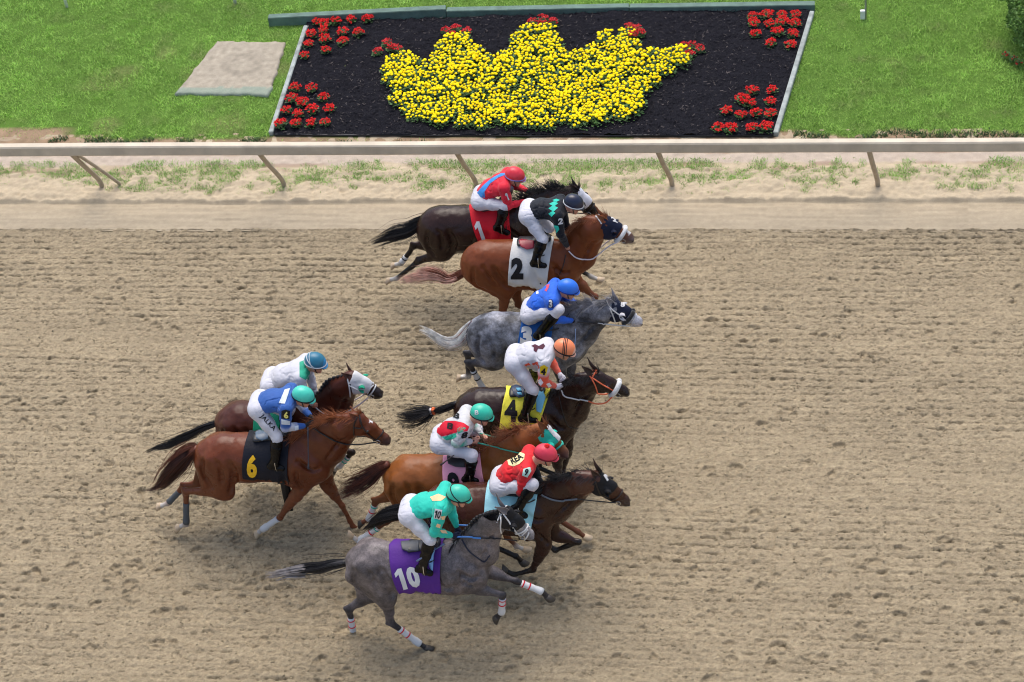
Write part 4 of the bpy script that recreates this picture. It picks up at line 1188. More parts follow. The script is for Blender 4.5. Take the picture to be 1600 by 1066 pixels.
def face_ring(name, H, t, r_, mat, parent, slant=0.0, puff=1.0, flat=1.0):
    """a band all round the head at fraction t from poll to muzzle"""
    c = lerp(H.poll, H.muz, t); Pp = []
    for a in np.linspace(0, 2*math.pi, 29):
        d = H.hn*math.cos(a)+v3(0, 1, 0)*math.sin(a)
        o = Vector(c+H.hd*slant*math.cos(a)+d*.30); h = H.bvh.ray_cast(o, Vector(-d))
        q = np.array(h[0]) if h[0] is not None else c+d*.07
        Pp.append(q+d*r_*.55)
    Pp[-1] = Pp[0]
    return put(name, tube(np.array(Pp), r_, 8, flat), mat, parent)
def face_strap(name, H, pts, r_, mat, parent, both=True):
    """strap traced on the near side of the head and mirrored to the far side"""
    q = resample(np.array(pts, float), max(8, len(pts)*6)); out = []
    for x_, y_ in q:
        p = cast(H.bvh, x_, y_, r_*.6)
        if p is not None and abs(p[1]-H.Y0) < .2: out.append(p)
    if len(out) < 3: return
    out = np.array(out); k = min(len(out), 10)
    put(name, tube(out, r_, 7), mat, parent)
    if both:
        m = out.copy(); m[:, 1] = 2*H.Y0-m[:, 1]; put(name, tube(m, r_, 7), mat, parent)

def tack(H, s):
    root = H.root; Y0 = H.Y0; poll, muz, hd, hn, rp = H.poll, H.muz, H.hd, H.hn, H.rp
    # saddle cloth and its number
    c = s['cloth']; o, tree = torso_sheet('saddle_cloth', H, c['top'], c['bot'], cloth(*c['col']), seed=len(s['id'])*7+ord(s['id'][-1]))
    H.cloth_bvh = tree
    for tx in c.get('txt', []): textdecal('number', tx[0], tx[1], tree, .012, cloth(*tx[2]), o, tx[3] if len(tx) > 3 else .06)
    for pd in c.get('pads', []):
        q = polydecal(pd[0], pd[1], tree, pd[3], pd[2], root, 2.0)
        if q: m = q.modifiers.new('th', 'SOLIDIFY'); m.thickness = .022; m.offset = -1
    # saddle seat
    x0, x1 = H.P(c['seat'][0])[0], H.P(c['seat'][1])[0]; sm = simple('leather_black', (.014, .014, .016), .35, .2, 60, .1, spec=.5)
    S = Sdf((min(x0, x1)-.2, Y0-.3, 1.0), (max(x0, x1)+.2, Y0+.3, 1.9), .012)
    z0 = on_torso(H, x0, 0, 0)[2]; z1 = on_torso(H, x1, 0, 0)[2]; zm = on_torso(H, (x0+x1)/2, 0, 0)[2]
    S.cap((x0, Y0, z0+.02), ((x0+x1)/2, Y0, zm+.012), .034, .026, .03, 3.0); S.cap(((x0+x1)/2, Y0, zm+.012), (x1, Y0, z1+.03), .026, .036, .03, 2.0)
    put('saddle', S.mesh(), sm, root)
    # girth
    gx = H.P(c['girth'])[0]; gp = [on_torso(H, gx, th, .001) for th in np.linspace(-math.pi, math.pi, 41)]
    V, F = tube(np.array(gp), .012, 6, 1.0, False)
    T_ = np.gradient(np.array(gp), axis=0); cen = np.array(gp).mean(0)
    V = np.repeat(np.array(gp), 4, 0); dd = np.array(gp)-cen; dd /= np.linalg.norm(dd, axis=1)[:, None]; dd = np.repeat(dd, 4, 0)
    pat = np.tile(np.array([[-.045, 0], [.045, 0], [.045, 1], [-.045, 1]]), (41, 1))
    V = V+np.array([1, 0, 0])*pat[:, :1]+dd*pat[:, 1:]*.006
    F = [(i*4+j, i*4+(j+1) % 4, (i+1)*4+(j+1) % 4, (i+1)*4+j) for i in range(40) for j in range(4)]
    put('girth', (V, F), simple('girth_black', (.016, .016, .018), .7, .3, 60, .1), root)
    # hood
    hdd = s.get('hood')
    if hdd:
        A = Sdf(np.minimum(poll, muz)-.22, np.maximum(poll, muz)+.22, .0085)
        A.cap(H.poll-hd*.16-hn*.03, poll, rp*.98, rp*.92, .03, .72)
        A.cap(poll+hd*.02, lerp(poll, muz, .42)+hn*.012, rp*.88+.008, rp*.76+.008, .03, .62)
        A.cap(lerp(poll, muz, .38)+hn*.018, lerp(poll, muz, .92)+hn*.008, rp*.70+.008, H.rm*.86+.008, .03, .66)
        for sg in (-1, 1):
            A.ell(lerp(poll, muz, .20)+v3(0, sg*.052, 0)-hn*rp*.30, (rp*.72+.008, .048, rp*.62+.008), math.atan2(hd[2], hd[0]), .025)
            A.ell(lerp(poll, muz, .36)+v3(0, sg*.070, 0)+hn*rp*.26, (.05, .028, .034), math.atan2(hd[2], hd[0]), .02)
            ec = lerp(poll, muz, .38)+hn*rp*.26; ec[1] = Y0+sg*.10
            A.ell(ec, (.036, .055, .030), math.atan2(hd[2], hd[0]), .008, sub=True)
        A.plane(poll-hd*hdd.get('back', .045)+0*hn, -hd+hn*-.12); A.plane(lerp(poll, muz, hdd.get('front', .60)), hd+hn*hdd.get('tilt', .0))
        A.noise(.0016, .03, 5)
        hm = cloth(*hdd['col']); V, F = A.mesh()
        hood = put('hood', (V, F), hm, root); ht = bvh(V, F)
        if 'front_col' in hdd:                             # a stripe of another colour down the face
            rel = V-poll; w_ = np.abs(V[:, 1]-Y0); u = rel@hn; t = rel@hd
            msk = (w_ < hdd['front_w']) & (u > 0.0)
            sel = [tuple(f) for f in F if msk[list(f)].all()]
            cen = poll; Vn = V+(V-(poll+np.outer(t, hd)))*.05
            put('hood_stripe', (Vn, np.array(sel)), cloth(*hdd['front_col']), hood)
        for sg in (-1, 1):
            if 'cup' in hdd:
                ec = side_hit(H, lerp(poll, muz, .38)+hn*rp*.26, sg)
                mb = MB(); Pp = [];
                for a in np.linspace(-.2, math.pi+.9, 14):
                    Pp.append(ec-hd*math.sin(a)*.046+hn*math.cos(a)*.042)
                Pp = np.array(Pp); Vc = np.concatenate([Pp, Pp+v3(0, sg*.028, 0)*1.0+hd*.010, Pp*.0+Pp+hd*.018+v3(0, sg*.040, 0)])
                n = len(Pp); Fc = [(i, i+1, n+i+1, n+i) for i in range(n-1)]+[(n+i, n+i+1, 2*n+i+1, 2*n+i) for i in range(n-1)]
                q = put('eye_cup', (Vc, Fc), cloth(*hdd['cup']), hood); m = q.modifiers.new('th', 'SOLIDIFY'); m.thickness = .006
        for tx in hdd.get('txt', []): textdecal('letter', tx[0], tx[1], ht, .009, cloth(*tx[2]), hood, .05)
        for pd in hdd.get('patch', []): polydecal('patch', pd[0], ht, .004, cloth(*pd[1]), hood, 1.5)
        H.bvh_face = H.bvh; H.bvh = ht_full = bvh(np.concatenate([H.V, V]), [tuple(f) for f in meshfaces(H.body)]+[tuple(int(i)+len(H.V) for i in f) for f in F])
    # bridle
    br = s['bridle']; bmat = simple('strap_'+br['col'][0], br['col'][1], .45, .1, 60, .08)
    bridle = face_ring('bridle', H, br.get('nose', .70), .009, bmat, root, 0, 1, 1)
    for pts in br['straps']: face_strap('strap', H, pts, .0085, bmat, bridle)
    if 'roll' in br:
        t, r_, cc = br['roll']; q = face_ring('shadow_roll', H, t, r_, simple('fleece_'+cc[0], cc[1], .95, 1, 90, .1, sheen=.5), root)
    # bit rings and reins
    mo = lerp(poll, muz, .86)-hn*H.rm*.35
    for sg in (-1, 1):
        bc = v3(mo[0], Y0+sg*.066, mo[2]); a = np.linspace(0, 2*math.pi, 15)
        put('bit_ring', tube(bc+np.outer(np.cos(a), hd)*.026+np.outer(np.sin(a), hn)*.026, .0045, 6, caps=False), simple('steel', (.5, .5, .5), .25, metal=1, var=.02), bridle)
    for seg in s['reins']:                                 # (points, radius, colour) near side; mirrored
        pts, r_, cc, o0, o1 = seg
        q = np.array(pts, float); n = len(q)
        P3 = np.array([H.P(q[i], o0+(o1-o0)*i/(n-1)) for i in range(n)]); P3 = resample(P3, 24)
        for i_ in range(24):
            u_, v_ = project(P3[i_]); hp = cast(H.bvh, u_, v_, r_+.004)
            if hp is not None and np.linalg.norm(hp-CAM) < np.linalg.norm(P3[i_]-CAM): P3[i_] = hp
        mt = simple('rein_'+cc[0], cc[1], .5, .2, 60, .08)
        put('rein', tube(P3, r_, 7), mt, bridle); m = P3.copy(); m[:, 1] = 2*Y0-m[:, 1]; put('rein', tube(m, r_, 7), mt, bridle)
    for (pts, r_, cc) in s.get('yoke', []):                # martingale or neck strap lying on the coat
        q = resample(np.array(pts, float), 30); out = [cast(H.bvh, x_, y_, r_*.7) for x_, y_ in q]; out = [p for p in out if p is not None]
        out = np.array(out); m = out.copy(); m[:, 1] = 2*Y0-m[:, 1]; mt = simple('strap_'+cc[0], cc[1], .5, .1, 60, .05)
        put('neck_strap', tube(out, r_, 6), mt, bridle); put('neck_strap', tube(m, r_, 6), mt, bridle)
def meshfaces(o):
    me = o.data; a = np.zeros(len(me.loops), np.int32); me.loops.foreach_get('vertex_index', a); return a.reshape(-1, 4)

# ================================================================== riders
m_skin = simple('skin', lin((196, 140, 116)), .55, .1, 80, .06, vscale=20)
m_breech = simple('cloth_breeches', (.56, .56, .61), .7, .5, 45, .03, sheen=.1, vscale=5, spec=.3)
m_boot = simple('boot_black', (.0025, .0025, .003), .25, .3, 30, .05, spec=.2)
def vcloth(name):
    m = vcmat('silks_'+name, .6, .35, 40, .18, .04, 6, .006, .15); return m
def build_jockey(j, H, s):
    P = H.P; Y0 = H.Y0; nm = s['id']
    rg = np.random.default_rng(sum(map(ord, nm))+5)
    pel = P(j['pel']); che = P(j['chest']); hel = P(j['helm'])
    root = empty('jockey', pel, j['label'], 'person'); J = Horse(); J.root = root
    def mir(p, dx=0, dz=0): return v3(p[0]+dx, 2*Y0-p[1], p[2]+dz)
    shN = P(j['sh'], .165); shF = P(j['fsh'], -.165) if 'fsh' in j else mir(shN)
    elN = P(j['el'], .215); haN = P(j['ha'], .075)
    elF = P(j['fel'], -.20) if 'fel' in j else mir(elN); haF = P(j['fha'], -.06) if 'fha' in j else mir(haN)
    knN = P(j['kn'], .215); knF = P(j['fkn'], -.215) if 'fkn' in j else mir(knN)
    anN = P(j['an'], .285); anF = mir(anN); heN = P(j['he'], .29); toN = P(j['to'], .295)
    heF, toF = mir(heN), mir(toN)
    hpN, hpF = pel+v3(0, -.095, 0), pel+v3(0, .095, 0)
    dv = haF-shF; D = np.linalg.norm(dv); L1, L2 = .30, .29
    if D > L1+L2-.01: haF = shF+dv/D*(L1+L2-.01); dv = haF-shF; D = L1+L2-.01
    a_ = (L1*L1-L2*L2+D*D)/(2*D); hgt = math.sqrt(max(L1*L1-a_*a_, 0)); u_ = dv/D
    pole = v3(-.4, .7, -.7); pole -= u_*(pole@u_); pole /= np.linalg.norm(pole)
    elF = shF+u_*a_+pole*hgt
    def clampj(a, b, L0, L1):
        d = b-a; L = np.linalg.norm(d); return a+d/L*min(max(L, L0), L1)
    REPORT.append((nm, 'JOCKEY thigh %.2f shin %.2f back %.2f uarm %.2f farm %.2f faru %.2f farf %.2f foot %.2f' % tuple(np.linalg.norm(a-b) for a, b in
        ((hpN, knN), (knN, anN), (pel, che), (shN, elN), (elN, haN), (shF, elF), (elF, haF), (heN, toN)))))
    sd = (che-pel)/np.linalg.norm(che-pel)
    look = math.radians(j.get('look', -22)); fd = v3(math.cos(look), -j.get('turn', .0), math.sin(look)); fd /= np.linalg.norm(fd)
    sy = np.cross(v3(0, 0, 1), fd); sy /= np.linalg.norm(sy); ud = np.cross(fd, sy)
    hc = hel-ud*.050+fd*.012
    nb = che+sd*.10
    def torso(S, g, parts=('pel', 't0', 't1', 'yoke')):
        mid = lerp(pel, che, .48)+v3(-.01, 0, .03)
        if 'pel' in parts:
            S.cap(hpN, hpF, .104+g, .104+g, .05, tagc='pel'); S.cap(pel, lerp(pel, mid, .7), .106+g, .094+g, .05, 1.35, tagc='pel')
        if 't0' in parts: S.cap(lerp(pel, mid, .35), mid, .100+g, .096+g, .05, 1.38, tagc='t0')
        if 't1' in parts: S.cap(mid, che, .096+g, .110+g, .05, 1.42, tagc='t1')
        if 'yoke' in parts:
            S.cap(che, nb-sd*.03, .104+g, .070+g, .05, 1.5, tagc='yoke'); S.cap(shN, shF, .060+g, .060+g, .06, tagc='yoke')
    def arm(S, sh, el, ha, g, b=0, loose=0.0):
        w = el+(ha-el)*max(.2, 1-.075/np.linalg.norm(ha-el))
        S.cap(sh, lerp(sh, el, .5), .056+g+loose*.5, .050+g+loose, .03, tagc='u0'); S.cap(lerp(sh, el, .5), el, .050+g+loose, .043+g+loose*.6, .02, tagc='u1')
        S.cap(el, lerp(el, w, .5), .043+g+loose*.6, .036+g+loose*.3, .02, tagc='l0'); S.cap(lerp(el, w, .5), w, .036+g+loose*.3, .026+g, .015, tagc='l1')
        return w
    def leg(S, hp, kn, g):
        S.cap(hp, lerp(hp, kn, .5), .088+g, .076+g, .05, tagc='th'); S.cap(lerp(hp, kn, .5), kn, .076+g, .056+g, .03, tagc='th')
        S.cap(kn, kn, .056+g, .056+g, .02, tagc='th')
    def shin(S, kn, an, he, to, g, t0=0.0):
        a = lerp(kn, an, t0); S.cap(a, lerp(kn, an, .42), .056+g, .054+g, .02, tagc='sh'); S.cap(lerp(kn, an, .42), an, .054+g, .037+g, .02, tagc='sh')
    def foot(S, an, he, to, g):
        S.cap(an, he+v3(.02, 0, .01), .036+g, .032+g, .02); S.cap(he+v3(.03, 0, .005), to, .032+g, .028+g, .02, .95); S.cap(an, lerp(he, to, .6), .034+g, .028+g, .02)
    def hand(S, el, ha, sg, g=0.0):
        f = (ha-el)/np.linalg.norm(ha-el); inn = v3(0, sg, 0); inn -= f*(inn@f); inn /= np.linalg.norm(inn); up = np.cross(inn, f); up = up if up[2] > 0 else -up
        w = ha-f*.072
        S.cap(w, ha-f*.015, .024+g, .030+g, .015, tagc='hand'); S.ell(ha-f*.004, (.040+g, .022+g, .040+g), math.atan2(f[2], f[0]), .012, tagc='hand')
        for i, (o, L) in enumerate(((.033, .92), (.011, 1.0), (-.011, .95), (-.032, .78))):
            b = ha+f*.028+up*o-inn*.006; k1 = b+(f*.020+inn*.012)*L; k2 = k1+(inn*.028-f*.004)*L; k3 = k2+(-f*.024+inn*.002)*L
            S.cap(b-f*.02, k1, .0105+g, .0100+g, .005, tagc='hand'); S.cap(k1, k2, .0100+g, .0093+g, .003, tagc='hand'); S.cap(k2, k3, .0093+g, .0085+g, .003, tagc='hand')
        tb = ha-f*.022+up*.030+inn*.012; t1 = tb+f*.032+up*.010+inn*.012; t2 = t1+f*.026-up*.006+inn*.010
        S.cap(tb, t1, .0125+g, .0115+g, .006, tagc='hand'); S.cap(t1, t2, .0115+g, .0095+g, .004, tagc='hand')
    allp = np.array([pel, che, hel, elN, elF, haN, haF, knN, knF, anN, anF, heN, toN, heF, toF])
    lo, hi = allp.min(0)-.17, allp.max(0)+.17
    B = Sdf(lo, hi, .0085)
    torso(B, -.014)
    for sh, el, ha, sg in ((shN, elN, haN, 1), (shF, elF, haF, -1)): arm(B, sh, el, ha, -.004); hand(B, el, ha, sg)
    for hp, kn, an, he, to in ((hpN, knN, anN, heN, toN), (hpF, knF, anF, heF, toF)): leg(B, hp, kn, -.010); shin(B, kn, an, he, to, -.006); foot(B, an, he, to, -.006)
    B.cap(nb-sd*.03, hc-fd*.03-ud*.03, .058, .052, .03, tagc='neck')
    rot = math.atan2(fd[2], fd[0])
    B.ell(hc, (.094, .074, .108), rot, .02, tagc='head'); B.ell(hc+fd*.042-ud*.062, (.046, .050, .048), rot, .03, tagc='head')
    B.cap(hc+fd*.088+ud*.006, hc+fd*.108-ud*.030, .011, .016, .012, tagc='head')          # nose
    B.cap(hc+fd*.078-ud*.062-sy*.018, hc+fd*.078-ud*.062+sy*.018, .012, .012, .010, tagc='head')  # lips
    B.cap(hc+fd*.098-ud*.061-sy*.02, hc+fd*.098-ud*.061+sy*.02, .004, .004, .004, sub=True)
    B.ell(hc+fd*.070-ud*.098, (.022, .026, .020), rot, .02, tagc='head')                  # chin
    for sg in (-1, 1):
        B.ell(hc+fd*.082+ud*.010+sy*sg*.030, (.014, .017, .011), rot, .01, sub=True)
        B.ell(hc-fd*.004-ud*.022+sy*sg*.074, (.020, .009, .031), rot+.2, .006, tagc='head')       # ears
    V, F = B.mesh(); me = mesh_np('body', V, F)
    body = obj('body', me, m_skin if not j.get('dark') else simple('skin_dark', lin((112, 74, 58)), .55, .1, 80, .06, vscale=20), root)
    for sg in (-1, 1):
        bm = bmesh.new(); bmesh.ops.create_uvsphere(bm, u_segments=8, v_segments=6, radius=.011)
        me = bpy.data.meshes.new('eye'); bm.to_mesh(me); bm.free()
        c = Vector(hc+fd*.080+ud*.010+sy*sg*.030)
        for v in me.vertices: v.co = v.co+c
        obj('eye', me, simple('eye_white', (.5, .48, .45), .2, var=0), root)
    # ---- silks
    k = j['silks']
    S = Sdf(lo, hi, .0085)
    torso(S, .012, ('t0', 't1', 'yoke')); arm(S, shN, elN, haN, .008, loose=k.get('loose', .010)); arm(S, shF, elF, haF, .008, loose=k.get('loose', .010))
    S.noise(.0016, .050, 21, (1, 1.6, .8)); S.creases(.0085, .065, 23, (1, 1.6, .7)); S.noise(.0014, .022, 22)
    S.plane(lerp(pel, che, .12)-0*sd, -sd)
    V, F = S.mesh(); 
    cm = {'body': k['c']}; cm.update(k.get('parts', {}))
    C = paint(V, S.prims, cm, .0035)
    me = mesh_np('silks', V, F); set_col(me, np.clip(C, .005, 1))
    silks = obj('silks', me, vcloth(nm), root); st = bvh(V, F)
    for d in k.get('polys', []): polydecal(d[0], d[1], st, .004, cloth(*d[2]), silks, 1.6)
    for d in k.get('txt', []): textdecal(d[0], d[1], d[2], st, d[5] if len(d) > 5 else .006, cloth(*d[3]), silks, d[4] if len(d) > 4 else .03)
    # ---- breeches
    S = Sdf(lo, hi, .0085); torso(S, .006, ('pel',)); leg(S, hpN, knN, .007); leg(S, hpF, knF, .007)
    bt = j.get('boot', .12)
    for kn, an in ((knN, anN), (knF, anF)): S.cap(kn, lerp(kn, an, bt+.1), .064, .060, .03)
    S.noise(.0010, .06, 31, (1, 1, 1)); S.creases(.0065, .060, 33, (1.8, 1, .6)); S.noise(.0012, .03, 32)
    V, F = S.mesh(); br = put('breeches', (V, F), m_breech, root); bt_ = bvh(V, F)
    for d in j.get('btxt', []): textdecal('letters', d[0], d[1], bt_, .005, cloth(*d[2]), br, .02)
    # ---- boots
    for kn, an, he, to in ((knN, anN, heN, toN), (knF, anF, heF, toF)):
        a = np.minimum.reduce([kn, an, he, to])-.12; b = np.maximum.reduce([kn, an, he, to])+.12
        S = Sdf(a, b, .0085); shin(S, kn, an, he, to, .016, bt+.06); foot(S, an, he, to, .010)
        S.plane(lerp(kn, an, bt), (kn-an)); S.noise(.0022, .035, 41); S.creases(.007, .05, 43, (1, 1, .6))
        bo = put('boot', S.mesh(), m_boot, root)
        if 'cuff' in j:
            ax_ = (an-kn)/np.linalg.norm(an-kn); c0 = lerp(kn, an, bt)
            put('boot_cuff', tube(np.array([c0-ax_*.012, c0+ax_*.02, c0+ax_*j['cuff'][2]]), [.064, .0675, .066], 18), cloth(j['cuff'][0], j['cuff'][1]), bo)
        # stirrup iron under the ball of the foot, hung on its leather from the saddle
        bf = lerp(he, to, .62); a_ = np.linspace(-2.2, 2.2, 17)
        stp = empty_part('stirrup', H.root)
        put('iron', tube(np.array([bf+v3(0, math.sin(t)*.058, .045-math.cos(t)*.090+.035*(abs(t) > 2)) for t in a_][::1]), .0055, 6), simple('steel', (.5, .5, .5), .25, metal=1, var=.02), stp) if False else None
        V1 = [bf+v3(.0, math.cos(t)*.055, .055+math.sin(t)*.10) for t in np.linspace(-math.pi/2-.6, 1.5*math.pi-.6, 19)]
        ir = put('stirrup', tube(np.array(V1), .006, 6, caps=False), simple('steel', (.5, .5, .5), .25, metal=1, var=.02), H.root)
        top = v3(lerp(kn, an, .1)[0]+.02, Y0+(kn[1]-Y0)*.55, H.T[3][0][2]+H.T[3][1]*.75)
        put('stirrup_leather', tube(resample([top, lerp(top, bf+v3(0, 0, .16), .5)+v3(.01, (kn[1]-Y0)*.12, 0), bf+v3(0, 0, .15)], 8), .009, 6, .5), simple('leather_black', (.014, .014, .016), .35), ir)
    # ---- gloves
    if 'glove' in j:
        for el, ha, sg in ((elN, haN, 1), (elF, haF, -1)):
            S = Sdf(ha-.14, ha+.14, .0062); hand(S, el, ha, sg, .0028); put('glove', S.mesh(), cloth(*j['glove']), root)
    # ---- helmet
    S = Sdf(hel-.24, hel+.24, .0075)
    S.ell(hel, (.126, .103, .110), rot, .01); S.ell(hel+fd*.024-ud*.01, (.110, .092, .090), rot, .03)
    S.plane(hel-ud*.030, -ud+fd*.10)
    S.ell(hel+fd*.108-ud*.026, (.058, .076, .011), rot-.18, .012)
    S.noise(.0010, .04, 51)
    V, F = S.mesh(); hk = j['hat']; C = np.tile(np.array(hk['c']), (len(V), 1)).astype(float)
    rel = (V-hel)@fd
    if 'peak' in hk: C[rel > .104] = hk['peak']
    me = mesh_np('helmet', V, F); set_col(me, C); hat = obj('helmet', me, vcmat('helmet_'+nm, hk.get('rough', .32), .15, 30, .5, .03, 6, .003), root); ht = bvh(V, F)
    def hring(name, tilt, off, r_, col, par=hat):          # a band round the cap, tilted about the ear axis
        n_ = ud*math.cos(tilt)+fd*math.sin(tilt); e1 = np.cross(n_, sy); Pp = []
        for a in np.linspace(0, 2*math.pi, 37):
            d = e1*math.cos(a)+sy*math.sin(a); o = Vector(hel+n_*off+d*.3); h = ht.ray_cast(o, Vector(-d))
            if h[0] is not None: Pp.append(np.array(h[0])+d*.001)
            else: Pp.append(hel+n_*off+d*.11)
        return put(name, tube(np.array(Pp), r_, 6, caps=False), cloth(*col), par)
    hring('hat_band', -.12, -.020, .008, hk.get('band', ('bk', (.012, .012, .016))))
    for (tilt, off, r_, col) in hk.get('rings', []): hring('hat_stripe', tilt, off, r_, col)
    if 'pom' in hk:
        bm = bmesh.new(); bmesh.ops.create_icosphere(bm, subdivisions=3, radius=.028)
        for v in bm.verts: v.co *= 1+.12*math.sin(v.index*7.1)
        me = bpy.data.meshes.new('pompom'); bm.to_mesh(me); bm.free(); c = Vector(hel+ud*.114-fd*.01)
        for v in me.vertices: v.co = v.co+c
        obj('pompom', me, cloth(*hk['pom']), hat)
    for tx in hk.get('txt', []): textdecal('letter', tx[0], tx[1], ht, .003, cloth(*tx[2]), hat, .03)
    # goggles with strap, chin strap
    gk = simple('goggle_dark', (.012, .012, .014), .12, coat=.6, var=0)
    S = Sdf(hc-.15, hc+.15, .006); S.cap(hc+fd*.076+ud*.012-sy*.044, hc+fd*.076+ud*.012+sy*.044, .026, .026, .01)
    S.plane(hc+fd*.072, -fd); put('goggles', S.mesh(), gk, root)
    gp = [hc+fd*math.cos(a)*.100+sy*math.sin(a)*.082+ud*(.012-.01*math.cos(a)) for a in np.linspace(.5, 2*math.pi-.5, 25)]
    put('goggle_strap', tube(np.array(gp), .010, 6, .4), gk, root)
    cpp = [hc-ud*.0+sy*.080+fd*.01, hc-ud*.06+sy*.070+fd*.04, hc-ud*.112+fd*.055, hc-ud*.06-sy*.070+fd*.04, hc-sy*.080+fd*.01]
    put('chin_strap', tube(resample(cpp, 18), .007, 6), gk, root)
    nk = [nb-sd*.01, hc-fd*.045-ud*.045]
    put('collar', tube(np.array([nk[0]-sd*.03, lerp(nk[0], nk[1], .35)]), [.085, .064], 16), cloth(*k.get('collar', ('bk', (.012, .012, .016)))), silks)
    J.st = st; J.haN, J.haF = haN, haF
    w = j.get('whip')
    if w:
        a, b = P(w[0], w[2]), P(w[1], w[3]); pp = [a+(b-a)*t for t in np.linspace(0, 1, 12)]
        wt = put('riding_whip', tube(np.array(pp), np.r_[.011, .011, .010, np.full(7, .006), .011, .013], 7), simple('whip_'+nm, w[4], .4, .1, 60, .05))
        tag(wt, w[5], 'whip')
    return J
def empty_part(name, parent): return None

# ================================================================== the field of nine
BLACK = ('black', (.012, .012, .014)); WHITE = ('white', (.60, .60, .60)); NAVY = ('navy', (.010, .014, .035))
TEAL = ('teal', (.03, .50, .38)); GREEN = ('green', (.015, .30, .17)); RED = ('red', (.60, .012, .025)); ORANGE = ('orange', (.80, .16, .05))
YELLOW = ('yellow', (.80, .74, .07)); BLUE = ('blue', (.02, .10, .42)); LBLUE = ('lightblue', (.34, .66, .74)); PINK = ('pink', (.90, .38, .50))
PURPLE = ('purple', (.085, .022, .22)); GOLD = ('gold', (.80, .46, .02)); GREYC = ('charcoal', (.09, .10, .11)); CREAM = ('cream', (.75, .66, .40))
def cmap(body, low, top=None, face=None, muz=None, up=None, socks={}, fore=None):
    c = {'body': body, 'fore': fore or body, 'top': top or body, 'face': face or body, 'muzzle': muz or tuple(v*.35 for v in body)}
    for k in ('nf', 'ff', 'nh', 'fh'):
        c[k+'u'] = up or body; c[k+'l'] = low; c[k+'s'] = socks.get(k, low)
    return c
SOCK = (.52, .48, .43); BLK = (.014, .011, .010)
CHEST = (.190, .060, .022); BAY = (.085, .030, .016); DBAY = (.034, .018, .014)
WS = lambda *a: [(t, c) for t, c in a]
strap = lambda *p: list(p)

HORSES = []
